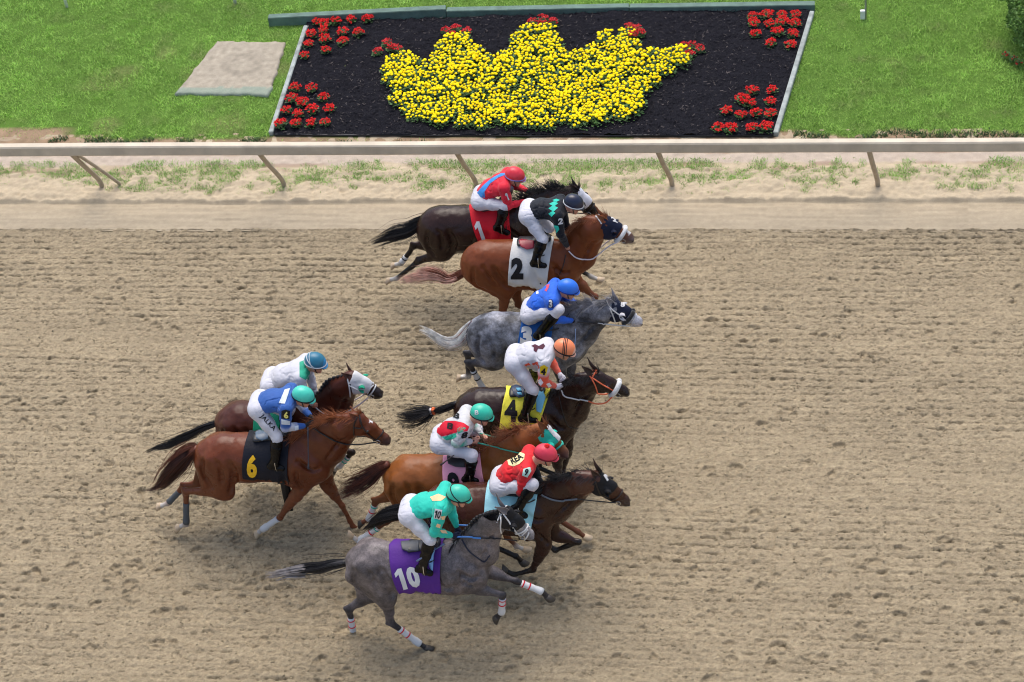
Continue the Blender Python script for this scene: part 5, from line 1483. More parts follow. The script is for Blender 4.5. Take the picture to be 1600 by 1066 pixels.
# ---- 10 ------------------------------------------------------------
HORSES.append((dict(id='h10', hz=1.64, label='iron grey horse under a purple cloth marked 10, nearest the front of the picture',
  croup=(582, 842), torso=[(585, 882, 39), (628, 886, 39), (668, 887, 40), (706, 886, 43), (738, 884, 41)], rump=(541, 885, 0),
  neck=[(745, 860, 35), (757, 834, 24), (769, 818, 20)], head=[(785, 802, 17), (826, 836, 10.5)],
  ears=[((774, 771), (786, 792)), ((773, 792), (791, 799))], earc=(.16, .14, .14),
  legs=dict(nf=[(733, 916), (785, 930), (784, 957), (772, 969)], ff=[(762, 893), (806, 908), (846, 924), (856, 934)],
            nh=[(602, 930), (611, 973), (654, 1005), (667, 1013)], fh=[(585, 925), (546, 952), (553, 995), (568, 995)]), legc=None,
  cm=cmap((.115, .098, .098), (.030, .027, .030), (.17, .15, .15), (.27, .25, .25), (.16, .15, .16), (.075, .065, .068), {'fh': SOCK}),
  mat=coat_mat('grey10', 'grey', .5), hoof={'fh': 'pale'},
  wraps={'nf': (.18, 1.05, WHITE, [(.25, RED), (.50, RED)]), 'ff': (.20, 1.05, WHITE, [(.28, RED), (.52, RED)]),
         'nh': (.30, 1.08, WHITE, [(.38, RED), (.60, RED)]), 'fh': (.30, 1.05, WHITE, [(.38, RED), (.60, RED)])},
  tail=[(542, 879, 6), (520, 882, 9), (500, 887, 10), (476, 889, 10), (450, 893, 8), (425, 899, 8), (402, 900, 9)],
  tailc=[('jet', (.013, .012, .014), 0, .62, .62), ('tailgrey', (.34, .31, .30), .45, 1, .38)],
  mane=dict(style='plait', col=('jet', (.013, .012, .014)), n=18),
  cloth=dict(top=[(607, 849), (692, 850)], bot=[(624, 924), (690, 921)], col=PURPLE, seat=[(640, 852), (684, 850)], girth=(688, 900),
     txt=[('10', [(614, 890), (650, 884), (660, 915), (625, 922)], WHITE)],
     pads=[('saddle_pad', [(626, 850), (656, 849), (656, 862), (640, 864), (629, 860)], simple('pad_grey', (.05, .055, .065), .5, .1, 60, .1), .02),
           ('saddle_flap', [(676, 842), (683, 842), (682, 855), (679, 869), (677, 893), (673, 886), (673, 872)], cloth('skyflap', (.25, .45, .72)), .02)]),
  hood=dict(col=BLACK, front=.62, back=.0, cup=BLACK), bridle=dict(col=WHITE, nose=.74,
     straps=[[(780, 797), (783, 808), (782, 826), (783, 833)], [(784, 799), (795, 815), (805, 829), (813, 837)], [(813, 838), (820, 832), (824, 827)], [(817, 846), (824, 838), (826, 832)]]),
  reins=[([(712, 839), (730, 839), (752, 840)], .010, ('bluer', (.05, .20, .55)), .09, .08), ([(751, 840), (780, 842), (808, 845)], .007, BLACK, .08, .065)],
  yoke=[([(722, 843), (732, 860), (748, 873), (757, 878), (765, 868)], .008, NAVY)]),
 dict(label='jockey in turquoise silks with a peach patch crouched on the grey number 10 horse',
  helm=(716, 772), pel=(641, 797), chest=(690, 787), sh=(689, 796), el=(679, 831), ha=(711, 838), fel=(699, 818), fha=(716, 831),
  kn=(672, 843), an=(662, 880), he=(651, 890), to=(672, 896), look=-20, glove=NAVY, boot=.10,
  silks=dict(c=(.02, .50, .38), loose=.012, parts={}, collar=('tealc', (.02, .42, .34)),
    polys=[('patch', [(672, 777), (685, 772), (697, 777), (689, 783), (676, 783)], ('peach', (.85, .55, .30))),
           ('patch', [(683, 818), (689, 820), (687, 825), (681, 823)], ('peach', (.85, .55, .30))), ('patch', [(687, 828), (696, 829), (699, 834), (690, 833)], ('peach', (.85, .55, .30))),
           ('patch', [(689, 807), (696, 806), (694, 812), (690, 812)], ('peach', (.85, .55, .30))),
           ('arm_patch', [(680, 795), (691, 797), (688, 812), (678, 810)], WHITE)],
    txt=[('number', '10', [(681, 797), (690, 799), (687, 810), (679, 808)], BLACK, .02, .010)]),
  hat=dict(c=(.04, .50, .36), rough=.4, band=BLACK, rings=[(.5, .01, .006, BLACK)]),
  whip=((651, 877), (694, 850), .33, .22, (.10, .14, .25), 'thin blue whip held by the jockey on the grey number 10 horse'))))
# ---- 9 -------------------------------------------------------------
HORSES.append((dict(id='h9', hz=1.58, label='bay horse with a light blue cloth and a black hood marked N',
  croup=(705, 757), torso=[(700, 797, 40), (738, 795, 40), (770, 794, 41), (806, 794, 44), (840, 796, 44)], rump=(655, 800, 0),
  neck=[(856, 787, 38), (887, 767, 27), (908, 755, 20)], head=[(930, 750, 17.5), (976, 783, 10.5)],
  ears=[((926, 717), (936, 735)), ((922, 733), (934, 747))], earc=(.05, .022, .014),
  legs=dict(nf=[(850, 852), (833, 890), (803, 898), (788, 891)], ff=[(866, 835), (903, 847), (868, 860), (858, 853)],
            nh=[(722, 838), (700, 870), (742, 885), (755, 890)], fh=[(735, 825), (757, 848), (806, 869), (818, 881)]), legc=None,
  cm=cmap((.075, .027, .016), BLK, (.060, .022, .014), (.052, .017, .008), (.045, .030, .026), (.030, .010, .007), fore=(.031, .0095, .0054)),
  mat=coat_mat('bay9', 'plain', .32), hoof={}, wraps={},
  tail=[(656, 790, 5), (640, 794, 9), (620, 800, 12), (600, 806, 11), (582, 818, 8), (562, 834, 5)],
  tailc=[('jet', (.013, .012, .014), 0, 1, 1)],
  mane=dict(style='flow', col=('jet', (.013, .012, .014)), len=.15, dir=(-.9, -.25, .25), n=460, droop=.5),
  cloth=dict(top=[(760, 751), (843, 757)], bot=[(757, 812), (830, 822)], col=LBLUE, seat=[(776, 764), (826, 762)], girth=(818, 815), txt=[],
     pads=[('saddle_flap', [(772, 768), (812, 770), (812, 777), (800, 776), (776, 774)], simple('leather_black', (.014, .014, .016), .35), .02)]),
  hood=dict(col=BLACK, front=.52, back=.03, cup=BLACK, txt=[('N', [(942, 743), (951, 736), (958, 745), (948, 752)], WHITE)]),
  bridle=dict(col=('brownk', (.018, .010, .008)), nose=.72, straps=[[(930, 752), (937, 770), (950, 783), (963, 783)]]),
  reins=[([(846, 773), (862, 780), (880, 782), (902, 780)], .011, ('bluegrey', (.10, .12, .15)), .09, .12), ([(902, 780), (930, 783), (962, 786)], .007, BLACK, .12, .065)]),
 dict(label='jockey in red silks with a yellow oval on the back and a pompom cap',
  helm=(852, 708), pel=(782, 752), chest=(820, 728), sh=(822, 737), el=(814, 768), ha=(842, 768), fel=(838, 748), fha=(850, 762),
  kn=(832, 757), an=(812, 790), he=(799, 796), to=(820, 806), look=-20, glove=BLACK, boot=.16, cuff=('redcuff', (.40, .015, .015), .07),
  silks=dict(c=(.62, .015, .022), parts={'l0': (.012, .012, .014), 'l1': (.012, .012, .014)}, collar=('redk', (.5, .02, .03)),
    polys=[('oval', [(793, 720), (797, 715), (806, 709), (814, 707), (820, 710), (819, 718), (812, 725), (803, 729), (795, 727)], ('oval', (.82, .72, .38))),
           ('arm_patch', [(818, 733), (828, 730), (830, 736), (824, 746), (816, 743)], ('pistachio', (.45, .68, .60)))],
    txt=[('letters', 'REA', [(796, 717), (813, 709), (819, 716), (801, 726)], BLACK, .04, .007), ('number', '9', [(821, 733), (826, 733), (824, 743), (819, 742)], BLACK, .04, .010)]),
  hat=dict(c=(.62, .035, .07), rough=.5, band=('rdk', (.2, .01, .02)), pom=('pomred', (.75, .02, .02)), rings=[(0, -.01, .004, ('rdk', (.2, .01, .02)))]))))
# ---- 8 -------------------------------------------------------------
HORSES.append((dict(id='h8', hz=1.54, label='bright chestnut horse with a pink cloth marked 8 and a green and white hood',
  croup=(665, 709), torso=[(643, 750, 39), (678, 749, 39), (710, 749, 40), (742, 748, 43), (775, 748, 43)], rump=(602, 752, 0),
  neck=[(782, 725, 37), (805, 702, 26), (824, 687, 21)], head=[(845, 676, 17.5), (880, 709, 10.5)],
  ears=[((846, 650), (856, 668)), ((838, 656), (851, 671))], earc=(.20, .07, .025),
  legs=dict(nf=[(775, 800), (792, 838), (806, 853), (818, 858)], ff=[(815, 785), (866, 808), (903, 831), (917, 841)],
            nh=[(648, 795), (604, 815), (561, 845), (548, 838)], fh=[(625, 770), (588, 783), (576, 812), (563, 818)]), legc=None,
  cm=cmap((.235, .075, .017), (.13, .042, .018), (.25, .09, .03), (.17, .06, .025), (.10, .055, .06), (.19, .065, .022), {'nh': SOCK, 'nf': SOCK}),
  mat=coat_mat('chestnut8', 'plain', .40), hoof={'nh': 'pale', 'nf': 'pale', 'ff': 'pale'},
  wraps={'fh': (.22, 1.0, WHITE, [(.28, TEAL), (.55, RED)]), 'nh': (.30, 1.08, WHITE, [(.36, TEAL), (.55, RED)])},
  tail=[(607, 725, 6), (592, 733, 9), (578, 745, 13), (560, 757, 15), (540, 768, 14), (522, 778, 12)],
  tailc=[('rust', (.13, .034, .018), 0, 1, .55), ('rustdark', (.045, .014, .012), .1, .95, .45)],
  mane=dict(style='flow', col=('rustm', (.22, .07, .024)), len=.20, dir=(-.75, -.1, .42), n=520, droop=.5),
  cloth=dict(top=[(692, 713), (750, 704)], bot=[(698, 780), (766, 776)], col=PINK, seat=[(704, 718), (745, 712)], girth=(752, 770),
     txt=[('8', [(697, 738), (716, 738), (722, 776), (703, 778)], BLACK, .05)],
     pads=[('saddle_flap', [(700, 716), (706, 713), (729, 717), (729, 731), (712, 730), (702, 726)], simple('leather_black', (.014, .014, .016), .35), .022)]),
  hood=dict(col=TEAL, front=.50, back=.03, cup=TEAL, front_col=WHITE, front_w=.045),
  bridle=dict(col=TEAL, nose=.66, straps=[[(868, 702), (876, 696), (881, 692)]]),
  reins=[([(746, 692), (780, 700), (815, 708), (848, 716), (866, 713)], .008, ('tealr', (.03, .36, .25)), .08, .065)]),
 dict(label='jockey in white silks with a red side panel and green cap over the pink cloth',
  helm=(752, 645), pel=(689, 686), chest=(724, 664), sh=(723, 673), el=(713, 692), ha=(743, 689), fel=(744, 668), fha=(758, 684),
  kn=(737, 711), an=(735, 738), he=(724, 750), to=(744, 752), look=-20, boot=.30, cuff=('greytop', (.35, .35, .35), .06),
  silks=dict(c=(.54, .54, .55), parts={'t0': (.54, .54, .55), 'u0': (.54, .54, .55), 'u1': (.54, .54, .55), 'l0': (.02, .33, .22), 'l1': (.54, .54, .55)}, collar=GREEN,
    polys=[('red_panel', [(683, 662), (692, 658), (712, 658), (724, 661), (733, 667), (730, 674), (716, 675), (700, 680), (690, 682), (683, 676)], ('redp', (.55, .01, .03))),
           ('green_panel', [(691, 683), (701, 681), (712, 677), (714, 682), (708, 686), (698, 688)], ('grp', (.02, .33, .22))),
           ('sleeve_patch', [(714, 671), (720, 667), (728, 669), (724, 674), (716, 678)], ('grp', (.02, .33, .22)))],
    txt=[('letter', 'B', [(711, 645), (720, 647), (717, 656), (708, 652)], BLACK, .04, .008), ('letter', 'B', [(700, 661), (711, 662), (707, 672), (699, 670)], BLACK, .04, .010),
         ('number', '8', [(722, 676), (731, 674), (729, 684), (720, 685)], BLACK, .05, .010)]),
  hat=dict(c=(.03, .48, .33), rough=.35, band=BLACK, txt=[('B', [(742, 641), (748, 641), (748, 648), (742, 648)], WHITE)]),
  whip=((741, 688), (688, 727), .10, .34, (.03, .02, .02), 'thin dark whip crossing the saddle of the chestnut number 8 horse'))))
# ---- 4 -------------------------------------------------------------
HORSES.append((dict(id='h4', hz=1.56, label='dark brown horse with a yellow cloth marked 4 and an orange and white bridle',
  croup=(770, 605), torso=[(752, 645, 39), (785, 646, 39), (815, 647, 39), (846, 650, 42), (876, 653, 43)], rump=(712, 648, 0),
  neck=[(883, 636, 37), (900, 614, 26), (915, 601, 20)], head=[(932, 594, 17.5), (974, 612, 10.5)],
  ears=[((917, 559), (929, 576)), ((909, 572), (923, 583))], earc=(.035, .018, .014),
  legs=dict(nf=[(868, 707), (874, 745), (840, 730), (830, 722)], ff=[(884, 700), (878, 740), (850, 748), (839, 745)],
            nh=[(765, 690), (738, 718), (772, 745), (784, 750)], fh=[(770, 685), (750, 712), (790, 735), (800, 740)]), legc=None,
  cm=cmap((.024, .0100, .0070), BLK, (.014, .009, .008), (.030, .013, .009), (.018, .014, .014), (.026, .014, .012), {'ff': SOCK}),
  mat=coat_mat('dark4', 'plain', .30), hoof={'ff': 'pale'}, wraps={},
  tail=[(716, 630, 5), (700, 636, 6), (684, 641, 6), (674, 643, 6), (662, 646, 13), (645, 650, 17), (630, 649, 15), (613, 647, 8)],
  tailc=[('jet', (.013, .012, .014), 0, .45, .4), ('jet', (.013, .012, .014), .38, 1, .6)], tailband=[(11, ORANGE, .050), (12, WHITE, .046)],
  mane=dict(style='flow', col=('jet', (.013, .012, .014)), len=.10, dir=(-.6, -.5, .1), n=420, droop=.6),
  cloth=dict(top=[(790, 606), (860, 610)], bot=[(781, 668), (842, 664)], col=YELLOW, seat=[(800, 612), (848, 610)], girth=(838, 680),
     txt=[('4', [(790, 625), (807, 625), (809, 660), (787, 658)], BLACK, .05)],
     pads=[('saddle_flap', [(799, 609), (806, 606), (821, 611), (819, 621), (811, 623), (803, 619)], simple('flap_navy', (.02, .04, .09), .4), .022),
           ('diamond', [(807, 612), (814, 612), (817, 615), (810, 615)], cloth(*('sky', (.20, .55, .75))), .046), ('diamond', [(809, 617), (816, 617), (818, 620), (811, 620)], cloth(*('sky', (.20, .55, .75))), .046),
           ('saddle_flap', [(840, 612), (849, 610), (852, 622), (845, 645), (839, 643)], cloth(*('sky', (.20, .55, .75))), .022)]),
  bridle=dict(col=('orangeb', (.75, .15, .06)), nose=.76, roll=(.70, .030, ('fleecew', (.75, .75, .74))),
     straps=[[(926, 589), (932, 580), (936, 574)], [(925, 590), (940, 600), (953, 607), (962, 612)], [(920, 585), (929, 600), (935, 618)]]),
  reins=[([(877, 610), (883, 619), (895, 622), (919, 627)], .009, WHITE, .08, .10), ([(919, 627), (932, 631), (947, 629), (960, 616)], .009, ('orangeb', (.75, .15, .06)), .10, .065)],
  yoke=[([(874, 620), (878, 640), (884, 660), (891, 668), (905, 670)], .006, BLACK)]),
 dict(label='jockey in white and orange silks with an orange cap over the yellow cloth',
  helm=(882, 543), pel=(805, 560), chest=(850, 551), sh=(850, 566), el=(849, 597), ha=(872, 605), fel=(868, 578), fha=(878, 590),
  kn=(833, 610), an=(821, 645), he=(812, 655), to=(836, 657), look=-30, glove=('whiteglove', (.68, .66, .72)), boot=.08,
  silks=dict(c=(.54, .54, .58), parts={'u0': (.54, .54, .58), 'l0': (.78, .10, .05), 'u1': (.78, .10, .05), 'l1': (.74, .14, .09)}, collar=('whc', (.5, .5, .55)),
    polys=[('arm_patch', [(844, 573), (850, 570), (856, 574), (853, 587), (844, 584)], ('ypatch', (.80, .55, .02))),
           ('diamond', [(819, 570), (826, 567), (831, 572), (827, 576)], ('ored', (.75, .10, .05))), ('diamond', [(831, 568), (840, 565), (843, 575), (838, 579)], ('ored', (.75, .10, .05))),
           ('diamond', [(840, 596), (845, 591), (849, 598), (845, 603)], ('wd', (.75, .7, .72))), ('diamond', [(853, 600), (858, 598), (862, 603), (857, 606)], ('wd', (.75, .7, .72))),
           ('back_emblem', [(830, 541), (836, 538), (842, 541), (849, 537), (852, 541), (848, 546), (841, 545), (838, 551), (834, 548), (834, 543)], ('maroonb', (.07, .015, .03)))],
    txt=[('number', '4', [(846, 575), (853, 575), (852, 586), (845, 585)], BLACK, .05, .009)]),
  hat=dict(c=(.85, .24, .10), rough=.35, peak=(.82, .45, .35), band=BLACK, rings=[(1.15, .03, .005, BLACK), (1.15, .010, .005, BLACK), (1.15, -.008, .005, BLACK)]))))
# ---- 3 -------------------------------------------------------------
HORSES.append((dict(id='h3', hz=1.6, label='dappled grey horse with a pale tail and a blue cloth marked 3',
  croup=(785, 487), torso=[(772, 528, 40), (803, 528, 39), (832, 528, 39), (862, 530, 42), (890, 532, 43)], rump=(735, 526, 0),
  neck=[(898, 514, 36), (919, 498, 25), (936, 489, 19)], head=[(955, 481, 17), (996, 503, 9.5)],
  ears=[((955, 451), (962, 467)), ((947, 465), (957, 476))], earc=(.25, .24, .26),
  legs=dict(nf=[(872, 572), (883, 612), (852, 625), (842, 620)], ff=[(888, 565), (895, 600), (880, 628), (872, 632)],
            nh=[(772, 565), (733, 568), (755, 608), (766, 614)], fh=[(760, 548), (731, 553), (732, 588), (718, 590)]), legc=None,
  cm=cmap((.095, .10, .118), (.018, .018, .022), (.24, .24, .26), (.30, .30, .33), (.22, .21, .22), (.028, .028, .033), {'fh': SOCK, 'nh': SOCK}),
  mat=coat_mat('grey3', 'grey', .5), hoof={'fh': 'pale'},
  wraps={'nh': (.28, 1.0, WHITE, [(.34, BLACK), (.58, BLACK)])},
  tail=[(742, 505, 6), (731, 520, 9), (718, 534, 9), (700, 537, 8), (684, 530, 6), (668, 520, 5), (650, 513, 4)],
  tailc=[('silver', (.95, .94, .90), 0, 1, .8), ('silverdark', (.40, .22, .22), 0, .6, .2)],
  mane=dict(style='flow', col=('greym', (.20, .20, .22)), len=.20, dir=(-.8, -.1, .35), n=460, droop=.5),
  cloth=dict(top=[(818, 490), (868, 492)], bot=[(806, 558), (858, 560)], col=('blue3', (.015, .10, .34)), seat=[(824, 494), (862, 494)], girth=(850, 560),
     txt=[('3', [(815, 510), (832, 510), (832, 540), (812, 538)], WHITE, .07)],
     pads=[('saddle_flap', [(866, 504), (872, 504), (868, 516), (862, 526), (862, 518)], cloth('tan', (.62, .50, .28)), .016)]),
  hood=dict(col=NAVY, front=.58, back=.03, cup=('mesh', (.55, .55, .58)), txt=[('8', [(969, 472), (976, 472), (976, 480), (969, 480)], WHITE)]),
  bridle=dict(col=WHITE, nose=.80, roll=(.66, .026, ('fleeceb', (.010, .010, .012))),
     straps=[[(949, 470), (955, 482), (970, 494), (984, 506)], [(953, 482), (958, 494), (962, 505)]]),
  reins=[([(902, 503), (920, 504), (934, 505)], .007, BLACK, .08, .10), ([(934, 505), (960, 508), (985, 510)], .008, WHITE, .10, .065)],
  yoke=[([(899, 514), (899, 525), (898, 540), (900, 555)], .005, ('lbl', (.35, .5, .8)))]),
 dict(label='jockey in royal blue silks and blue cap on the dappled grey horse',
  helm=(887, 449), pel=(829, 486), chest=(861, 463), sh=(863, 471), el=(869, 499), ha=(900, 502), fel=(892, 470), fha=(905, 476),
  kn=(873, 484), an=(846, 518), he=(835, 526), to=(852, 533), look=-20, glove=BLACK, boot=.25,
  silks=dict(c=(.02, .12, .60), parts={}, collar=BLUE,
    polys=[('arm_patch', [(858, 468), (863, 468), (865, 481), (857, 481)], ('navyp', (.02, .03, .14))),
           ('emblem', [(838, 452), (844, 446), (850, 445), (846, 450), (841, 454), (842, 459), (838, 460)], WHITE), ('emblem', [(853, 446), (859, 444), (858, 449), (854, 456), (851, 454), (854, 450)], ('re', (.6, .08, .12)))],
    txt=[('number', '3', [(858, 469), (863, 469), (863, 480), (858, 480)], WHITE, .05, .010)]),
  hat=dict(c=(.02, .16, .70), rough=.4, band=('nv', (.01, .03, .2))))))
# ---- 2 -------------------------------------------------------------
HORSES.append((dict(id='h2', hz=1.58, label='chestnut horse with a white cloth marked 2, navy hood and pale streaming tail',
  croup=(768, 376), torso=[(762, 415, 39), (793, 414, 38), (822, 414, 38), (852, 415, 41), (880, 414, 42)], rump=(728, 417, 0),
  neck=[(901, 399, 30), (913, 375, 25), (925, 359, 21)], head=[(943, 352, 18), (982, 372, 10)],
  ears=[((929, 322), (943, 338)), ((931, 335), (946, 346))], earc=(.24, .08, .03),
  legs=dict(nf=[(880, 450), (884, 488), (862, 505), (854, 502)], ff=[(900, 440), (930, 464), (925, 496), (917, 505)],
            nh=[(790, 450), (786, 492), (815, 518), (826, 522)], fh=[(800, 445), (812, 475), (838, 500), (848, 503)]), legc=None,
  cm=cmap((.165, .040, .010), (.16, .05, .02), (.165, .042, .011), (.14, .045, .02), (.12, .09, .09), (.17, .052, .02)),
  mat=coat_mat('chestnut2', 'plain', .42), hoof={}, wraps={}, blaze=(.55, .97, .026),
  tail=[(730, 422, 6), (717, 430, 8), (700, 436, 8), (684, 430, 11), (664, 428, 13), (642, 433, 11), (618, 439, 6)],
  tailc=[('rust2', (.22, .065, .03), 0, .6, .40), ('strawberry', (.68, .42, .34), .15, 1, .6)],
  mane=dict(style='flow', col=('rustm2', (.26, .085, .03)), len=.11, dir=(-.9, -.2, .15), n=480, droop=.6),
  cloth=dict(top=[(801, 375), (866, 380)], bot=[(794, 441), (854, 447)], col=('offwhite', (.66, .65, .62)), seat=[(812, 380), (858, 380)], girth=(846, 440),
     txt=[('2', [(799, 403), (818, 403), (818, 436), (798, 436)], BLACK, .07)],
     pads=[('saddle_flap', [(811, 379), (816, 377), (836, 379), (835, 389), (824, 391), (814, 387)], simple('flap_red', (.30, .015, .03), .35), .022)]),
  hood=dict(col=NAVY, front=.56, back=.04, cup=NAVY, txt=[('2', [(953, 339), (961, 342), (965, 349), (957, 346)], WHITE)]),
  bridle=dict(col=WHITE, nose=.74, roll=(.70, .027, ('fleecew', (.75, .75, .74))), straps=[[(931, 338), (937, 345), (940, 350)], [(962, 372), (966, 375), (972, 374)]]),
  reins=[([(889, 392), (900, 402), (915, 405), (930, 402), (950, 386), (968, 377)], .009, ('pinkwhite', (.70, .64, .66)), .07, .065)],
  yoke=[([(884, 398), (880, 415), (874, 430), (870, 442)], .006, BLACK)]),
 dict(label='jockey in black silks with turquoise diamonds and white breeches, arms straight down',
  helm=(896, 316), pel=(826, 331), chest=(868, 327), sh=(871, 337), el=(876, 366), ha=(888, 388), fel=(884, 356), fha=(894, 380),
  kn=(848, 374), an=(838, 403), he=(830, 413), to=(850, 415), fkn=(858, 356), look=-25, boot=.06,
  silks=dict(c=(.004, .007, .013), parts={}, loose=.006, collar=BLACK,
    polys=[('diamond', [(863, 313), (869, 311), (875, 313), (869, 316)], TEAL), ('diamond', [(858, 319), (866, 315), (872, 318), (866, 323)], TEAL), ('diamond', [(857, 326), (864, 321), (872, 325), (865, 331)], TEAL),
           ('diamond', [(857, 334), (864, 330), (868, 333), (862, 339)], TEAL), ('diamond', [(864, 352), (872, 353), (874, 358), (870, 364), (866, 361)], TEAL)],
    txt=[('number', '2', [(872, 341), (879, 340), (879, 350), (872, 351)], WHITE, .05, .008)]),
  hat=dict(c=(.012, .016, .040), rough=.3, band=WHITE))))
# ---- 1 -------------------------------------------------------------
HORSES.append((dict(id='h1', hz=1.56, label='dark bay horse with a red cloth marked 1, farthest from the camera beside the rail',
  croup=(705, 321), torso=[(692, 360, 38), (722, 358, 36), (752, 357, 37), (782, 358, 40), (812, 358, 41)], rump=(657, 362, 0),
  neck=[(825, 345, 36), (850, 324, 26), (874, 312, 20)], head=[(896, 305, 16.5), (928, 332, 9.5)],
  ears=[((892, 277), (900, 292)), ((889, 287), (901, 299))], earc=(.02, .014, .012),
  legs=dict(nf=[(832, 395), (845, 430), (835, 462), (828, 468)], ff=[(852, 388), (892, 414), (923, 432), (935, 437)],
            nh=[(692, 395), (656, 408), (620, 435), (608, 438)], fh=[(678, 382), (647, 384), (627, 411), (614, 415)]), legc=None,
  cm=cmap((.026, .0105, .0070), BLK, (.016, .011, .010), (.014, .010, .009), (.018, .014, .013), (.035, .016, .012), {'fh': SOCK, 'nh': SOCK, 'ff': SOCK}),
  mat=coat_mat('dark1', 'plain', .34), hoof={'fh': 'pale', 'nh': 'pale', 'ff': 'pale'}, wraps={'fh': (.62, .95, WHITE, [(.74, BLACK), (.88, BLACK)])},
  tail=[(670, 340, 6), (655, 349, 9), (638, 359, 10), (620, 364, 11), (602, 371, 8), (577, 381, 5)],
  tailc=[('jet', (.013, .012, .014), 0, 1, 1)],
  mane=dict(style='flow', col=('jet', (.013, .012, .014)), len=.22, dir=(-.7, 0, .6), n=520, droop=.35),
  cloth=dict(top=[(733, 323), (797, 325)], bot=[(752, 385), (800, 378)], col=RED, seat=[(745, 326), (790, 325)], girth=(795, 378),
     txt=[('1', [(739, 347), (750, 346), (761, 379), (750, 380)], WHITE, .02)],
     pads=[('saddle_flap', [(746, 325), (768, 325), (767, 330), (756, 332), (748, 330)], simple('leather_black', (.014, .014, .016), .35), .022)]),
  hood=dict(col=('hoodwhite', (.66, .67, .72)), front=.62, back=.01, cup=BLACK, patch=[([(890, 287), (894, 290), (896, 297), (892, 296)], BLUE)]),
  bridle=dict(col=BLACK, nose=.76, straps=[[(899, 300), (906, 316), (915, 328)]]),
  reins=[([(828, 316), (870, 330), (915, 334)], .007, BLACK, .08, .065)]),
 dict(label='jockey in red silks with a blue sash and a red cap nearest the rail',
  helm=(804, 273), pel=(751, 309), chest=(781, 288), sh=(788, 294), el=(794, 322), ha=(827, 313), fel=(812, 293), fha=(829, 301),
  kn=(789, 322), an=(781, 348), he=(772, 357), to=(793, 364), look=-20, glove=BLACK, boot=.14, cuff=('maroon', (.14, .015, .02), .06),
  silks=dict(c=(.64, .018, .04), parts={}, loose=.008, collar=('redk', (.5, .02, .03)),
    polys=[('sash', [(789, 271), (783, 271), (768, 279), (755, 290), (746, 301), (748, 308), (758, 309), (757, 300), (766, 287), (778, 278), (788, 274)], ('sash', (.05, .25, .62)))],
    txt=[('number', '1', [(788, 302), (792, 301), (796, 312), (792, 313)], WHITE, .05, .008)]),
  hat=dict(c=(.66, .03, .05), rough=.35, band=('lav', (.25, .22, .5)), rings=[(0, -.028, .006, ('lav', (.25, .22, .5)))]))))
# ---- 5 -------------------------------------------------------------
HORSES.append((dict(id='h5', hz=1.56, label='bay horse in a white hood, half hidden behind the chestnut number 6',
  croup=(385, 625), torso=[(378, 665, 38), (412, 664, 38), (444, 664, 39), (478, 666, 42), (508, 667, 42)], rump=(340, 668, 0),
  neck=[(512, 650, 36), (525, 625, 26), (535, 607, 21)], head=[(550, 594, 17), (590, 615, 9.5)],
  ears=[((540, 567), (551, 584)), ((534, 583), (548, 591))], earc=(.07, .028, .018),
  legs=dict(nf=[(498, 708), (505, 742), (478, 752), (468, 748)], ff=[(515, 695), (550, 707), (530, 729), (521, 736)],
            nh=[(392, 705), (372, 732), (412, 747), (422, 748)], fh=[(400, 700), (385, 728), (425, 742), (435, 742)]), legc=None,
  cm=cmap((.066, .018, .010), BLK, (.058, .017, .010), (.03, .018, .016), (.018, .014, .014), (.045, .018, .012), {'ff': SOCK}),
  mat=coat_mat('bay5', 'plain', .38), hoof={}, wraps={'ff': (.3, 1.0, WHITE, [(.38, TEAL), (.60, TEAL)])},
  tail=[(341, 661, 5), (325, 666, 6), (305, 676, 7), (288, 684, 8), (265, 695, 8), (243, 700, 6), (222, 710, 4)],
  tailc=[('jet', (.013, .012, .014), 0, 1, 1)],
  mane=dict(style='plait', col=('jet', (.013, .012, .014)), n=16),
  cloth=dict(top=[(402, 628), (462, 630)], bot=[(399, 695), (456, 695)], col=('green5', (.01, .24, .13)), seat=[(415, 632), (455, 632)], girth=(450, 690), txt=[]),
  hood=dict(col=WHITE, front=.64, back=.03, cup=GREEN, patch=[([(540, 600), (548, 600), (550, 614), (545, 624), (541, 612)], NAVY)]),
  bridle=dict(col=WHITE, nose=.78, straps=[[(543, 592), (546, 606), (547, 620)], [(545, 602), (560, 610), (575, 620)], [(574, 615), (579, 606), (583, 602)]]),
  reins=[([(493, 636), (505, 645), (520, 650), (527, 652)], .007, WHITE, .08, .09), ([(527, 652), (556, 636), (575, 622)], .009, ('pinkwhite', (.70, .64, .66)), .09, .065)]),
 dict(label='jockey in white silks with a green yoke and a dark teal cap',
  helm=(492, 564), pel=(424, 596), chest=(466, 581), sh=(469, 591), el=(472, 618), ha=(492, 634), fel=(484, 600), fha=(497, 626),
  kn=(452, 640), an=(442, 672), he=(432, 682), to=(454, 684), look=-18, boot=.1,
  silks=dict(c=(.54, .54, .58), parts={'yoke': (.54, .54, .58)}, collar=GREEN,
    polys=[('yoke', [(468, 566), (476, 563), (484, 572), (484, 582), (481, 602), (478, 594), (468, 589)], ('yokegreen', (.03, .34, .22)))], txt=[]),
  hat=dict(c=(.02, .15, .24), rough=.35, peak=(.03, .25, .5), band=WHITE, rings=[(.55, -.006, .006, WHITE), (1.0, -.02, .005, WHITE)]))))
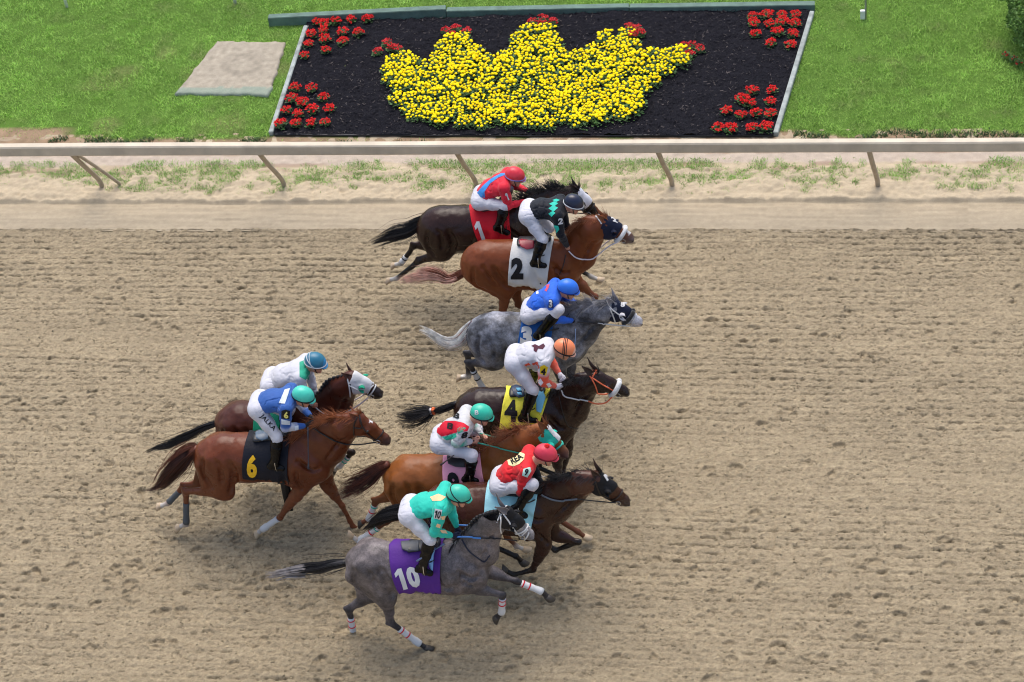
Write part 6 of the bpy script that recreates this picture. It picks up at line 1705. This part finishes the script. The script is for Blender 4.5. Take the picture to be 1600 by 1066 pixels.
# ---- 6 -------------------------------------------------------------
HORSES.append((dict(id='h6', hz=1.66, label='chestnut horse with a black cloth marked with a gold 6 and charcoal hind wraps',
  croup=(365, 674), torso=[(350, 715, 39), (386, 715, 38), (420, 715, 38), (458, 716, 42), (494, 718, 43)], rump=(307, 715, 0),
  neck=[(503, 697, 37), (523, 677, 27), (538, 667, 22)], head=[(556, 658, 18), (601, 687, 10.5)],
  ears=[((549, 638), (560, 650)), ((546, 646), (557, 655))], earc=(.22, .07, .03),
  legs=dict(nf=[(468, 766), (438, 808), (412, 826), (404, 832)], ff=[(511, 758), (534, 790), (551, 822), (562, 828)],
            nh=[(350, 768), (291, 768), (291, 819), (278, 824)], fh=[(330, 755), (288, 760), (262, 787), (251, 790)]), legc=None,
  cm=cmap((.125, .031, .0105), (.15, .046, .020), (.11, .029, .011), (.14, .040, .013), (.060, .040, .036), (.15, .046, .020), {'nh': SOCK, 'fh': SOCK, 'nf': SOCK}),
  mat=coat_mat('chestnut6', 'plain', .36), hoof={'nh': 'pale', 'fh': 'pale', 'nf': 'pale'}, blaze=(.24, .38, .016),
  wraps={'nh': (.34, .96, GREYC, []), 'fh': (.28, .90, GREYC, []), 'nf': (.12, 1.1, WHITE, [])},
  tail=[(309, 700, 6), (297, 708, 12), (282, 724, 17), (268, 740, 15), (252, 758, 9), (238, 765, 5), (222, 767, 3)],
  tailc=[('rust6', (.15, .045, .024), 0, .8, .4), ('rustdark', (.045, .014, .012), .1, 1, .6)],
  mane=dict(style='flow', col=('orangem', (.30, .095, .030)), len=.20, dir=(-.8, -.25, .35), n=560, droop=.4),
  cloth=dict(top=[(386, 679), (456, 680)], bot=[(380, 745), (452, 754)], col=('blackc', (.010, .011, .018)), seat=[(400, 682), (448, 680)], girth=(446, 745),
     txt=[('6', [(385, 710), (402, 711), (402, 746), (386, 746)], GOLD, .045)],
     pads=[('saddle_flap', [(400, 680), (405, 677), (422, 678), (421, 687), (411, 690), (402, 687)], simple('pad_bluegrey', (.11, .16, .22), .3), .022)]),
  bridle=dict(col=('brownk', (.018, .010, .008)), nose=.78,
     straps=[[(558, 652), (553, 665), (553, 680)], [(561, 648), (564, 662), (575, 678), (588, 688)], [(553, 668), (565, 668), (562, 652)]]),
  reins=[([(487, 668), (505, 678), (528, 690), (556, 695), (588, 691)], .008, BLACK, .08, .065)]),
 dict(label='jockey in blue silks with white sleeve bands and letters down the thigh of his breeches',
  helm=(473, 617), pel=(405, 632), chest=(446, 626), sh=(447, 638), el=(446, 668), ha=(484, 665), fel=(468, 640), fha=(489, 656),
  kn=(433, 683), an=(430, 718), he=(420, 729), to=(441, 732), look=-24, glove=BLACK, boot=.08,
  silks=dict(c=(.03, .10, .34), parts={'u0': (.03, .10, .34), 'u1': (.03, .10, .34), 'l0': (.54, .55, .60), 'l1': (.03, .10, .34)}, collar=NAVY,
    polys=[('shoulder_band', [(445, 609), (453, 607), (445, 631), (436, 630)], ('paleb', (.60, .66, .72))),
           ('sleeve_band', [(440, 655), (453, 658), (453, 664), (440, 663)], ('paleb', (.60, .66, .72))),
           ('sleeve_band', [(460, 666), (466, 665), (467, 676), (461, 677)], ('paleb', (.60, .66, .72))),
           ('arm_patch', [(440, 642), (446, 640), (453, 642), (452, 655), (440, 654)], BLACK)],
    txt=[('number', '6', [(444, 643), (450, 643), (450, 654), (444, 653)], ('ynum', (.85, .75, .2)), .05, .010)]),
  btxt=[('JALKA', [(411, 646), (432, 669), (426, 675), (404, 652)], BLACK)],
  hat=dict(c=(.06, .55, .42), rough=.35, band=BLACK),
  whip=((481, 668), (482, 733), .14, .34, (.04, .05, .07), 'thin dark whip hanging straight down beside the gold number 6 horse'))))

import os
for s_, j_ in HORSES:
    H_ = build_horse(s_); build_jockey(j_, H_, s_)
if os.environ.get('REP'):
    for r_ in REPORT: print('REP', *r_)
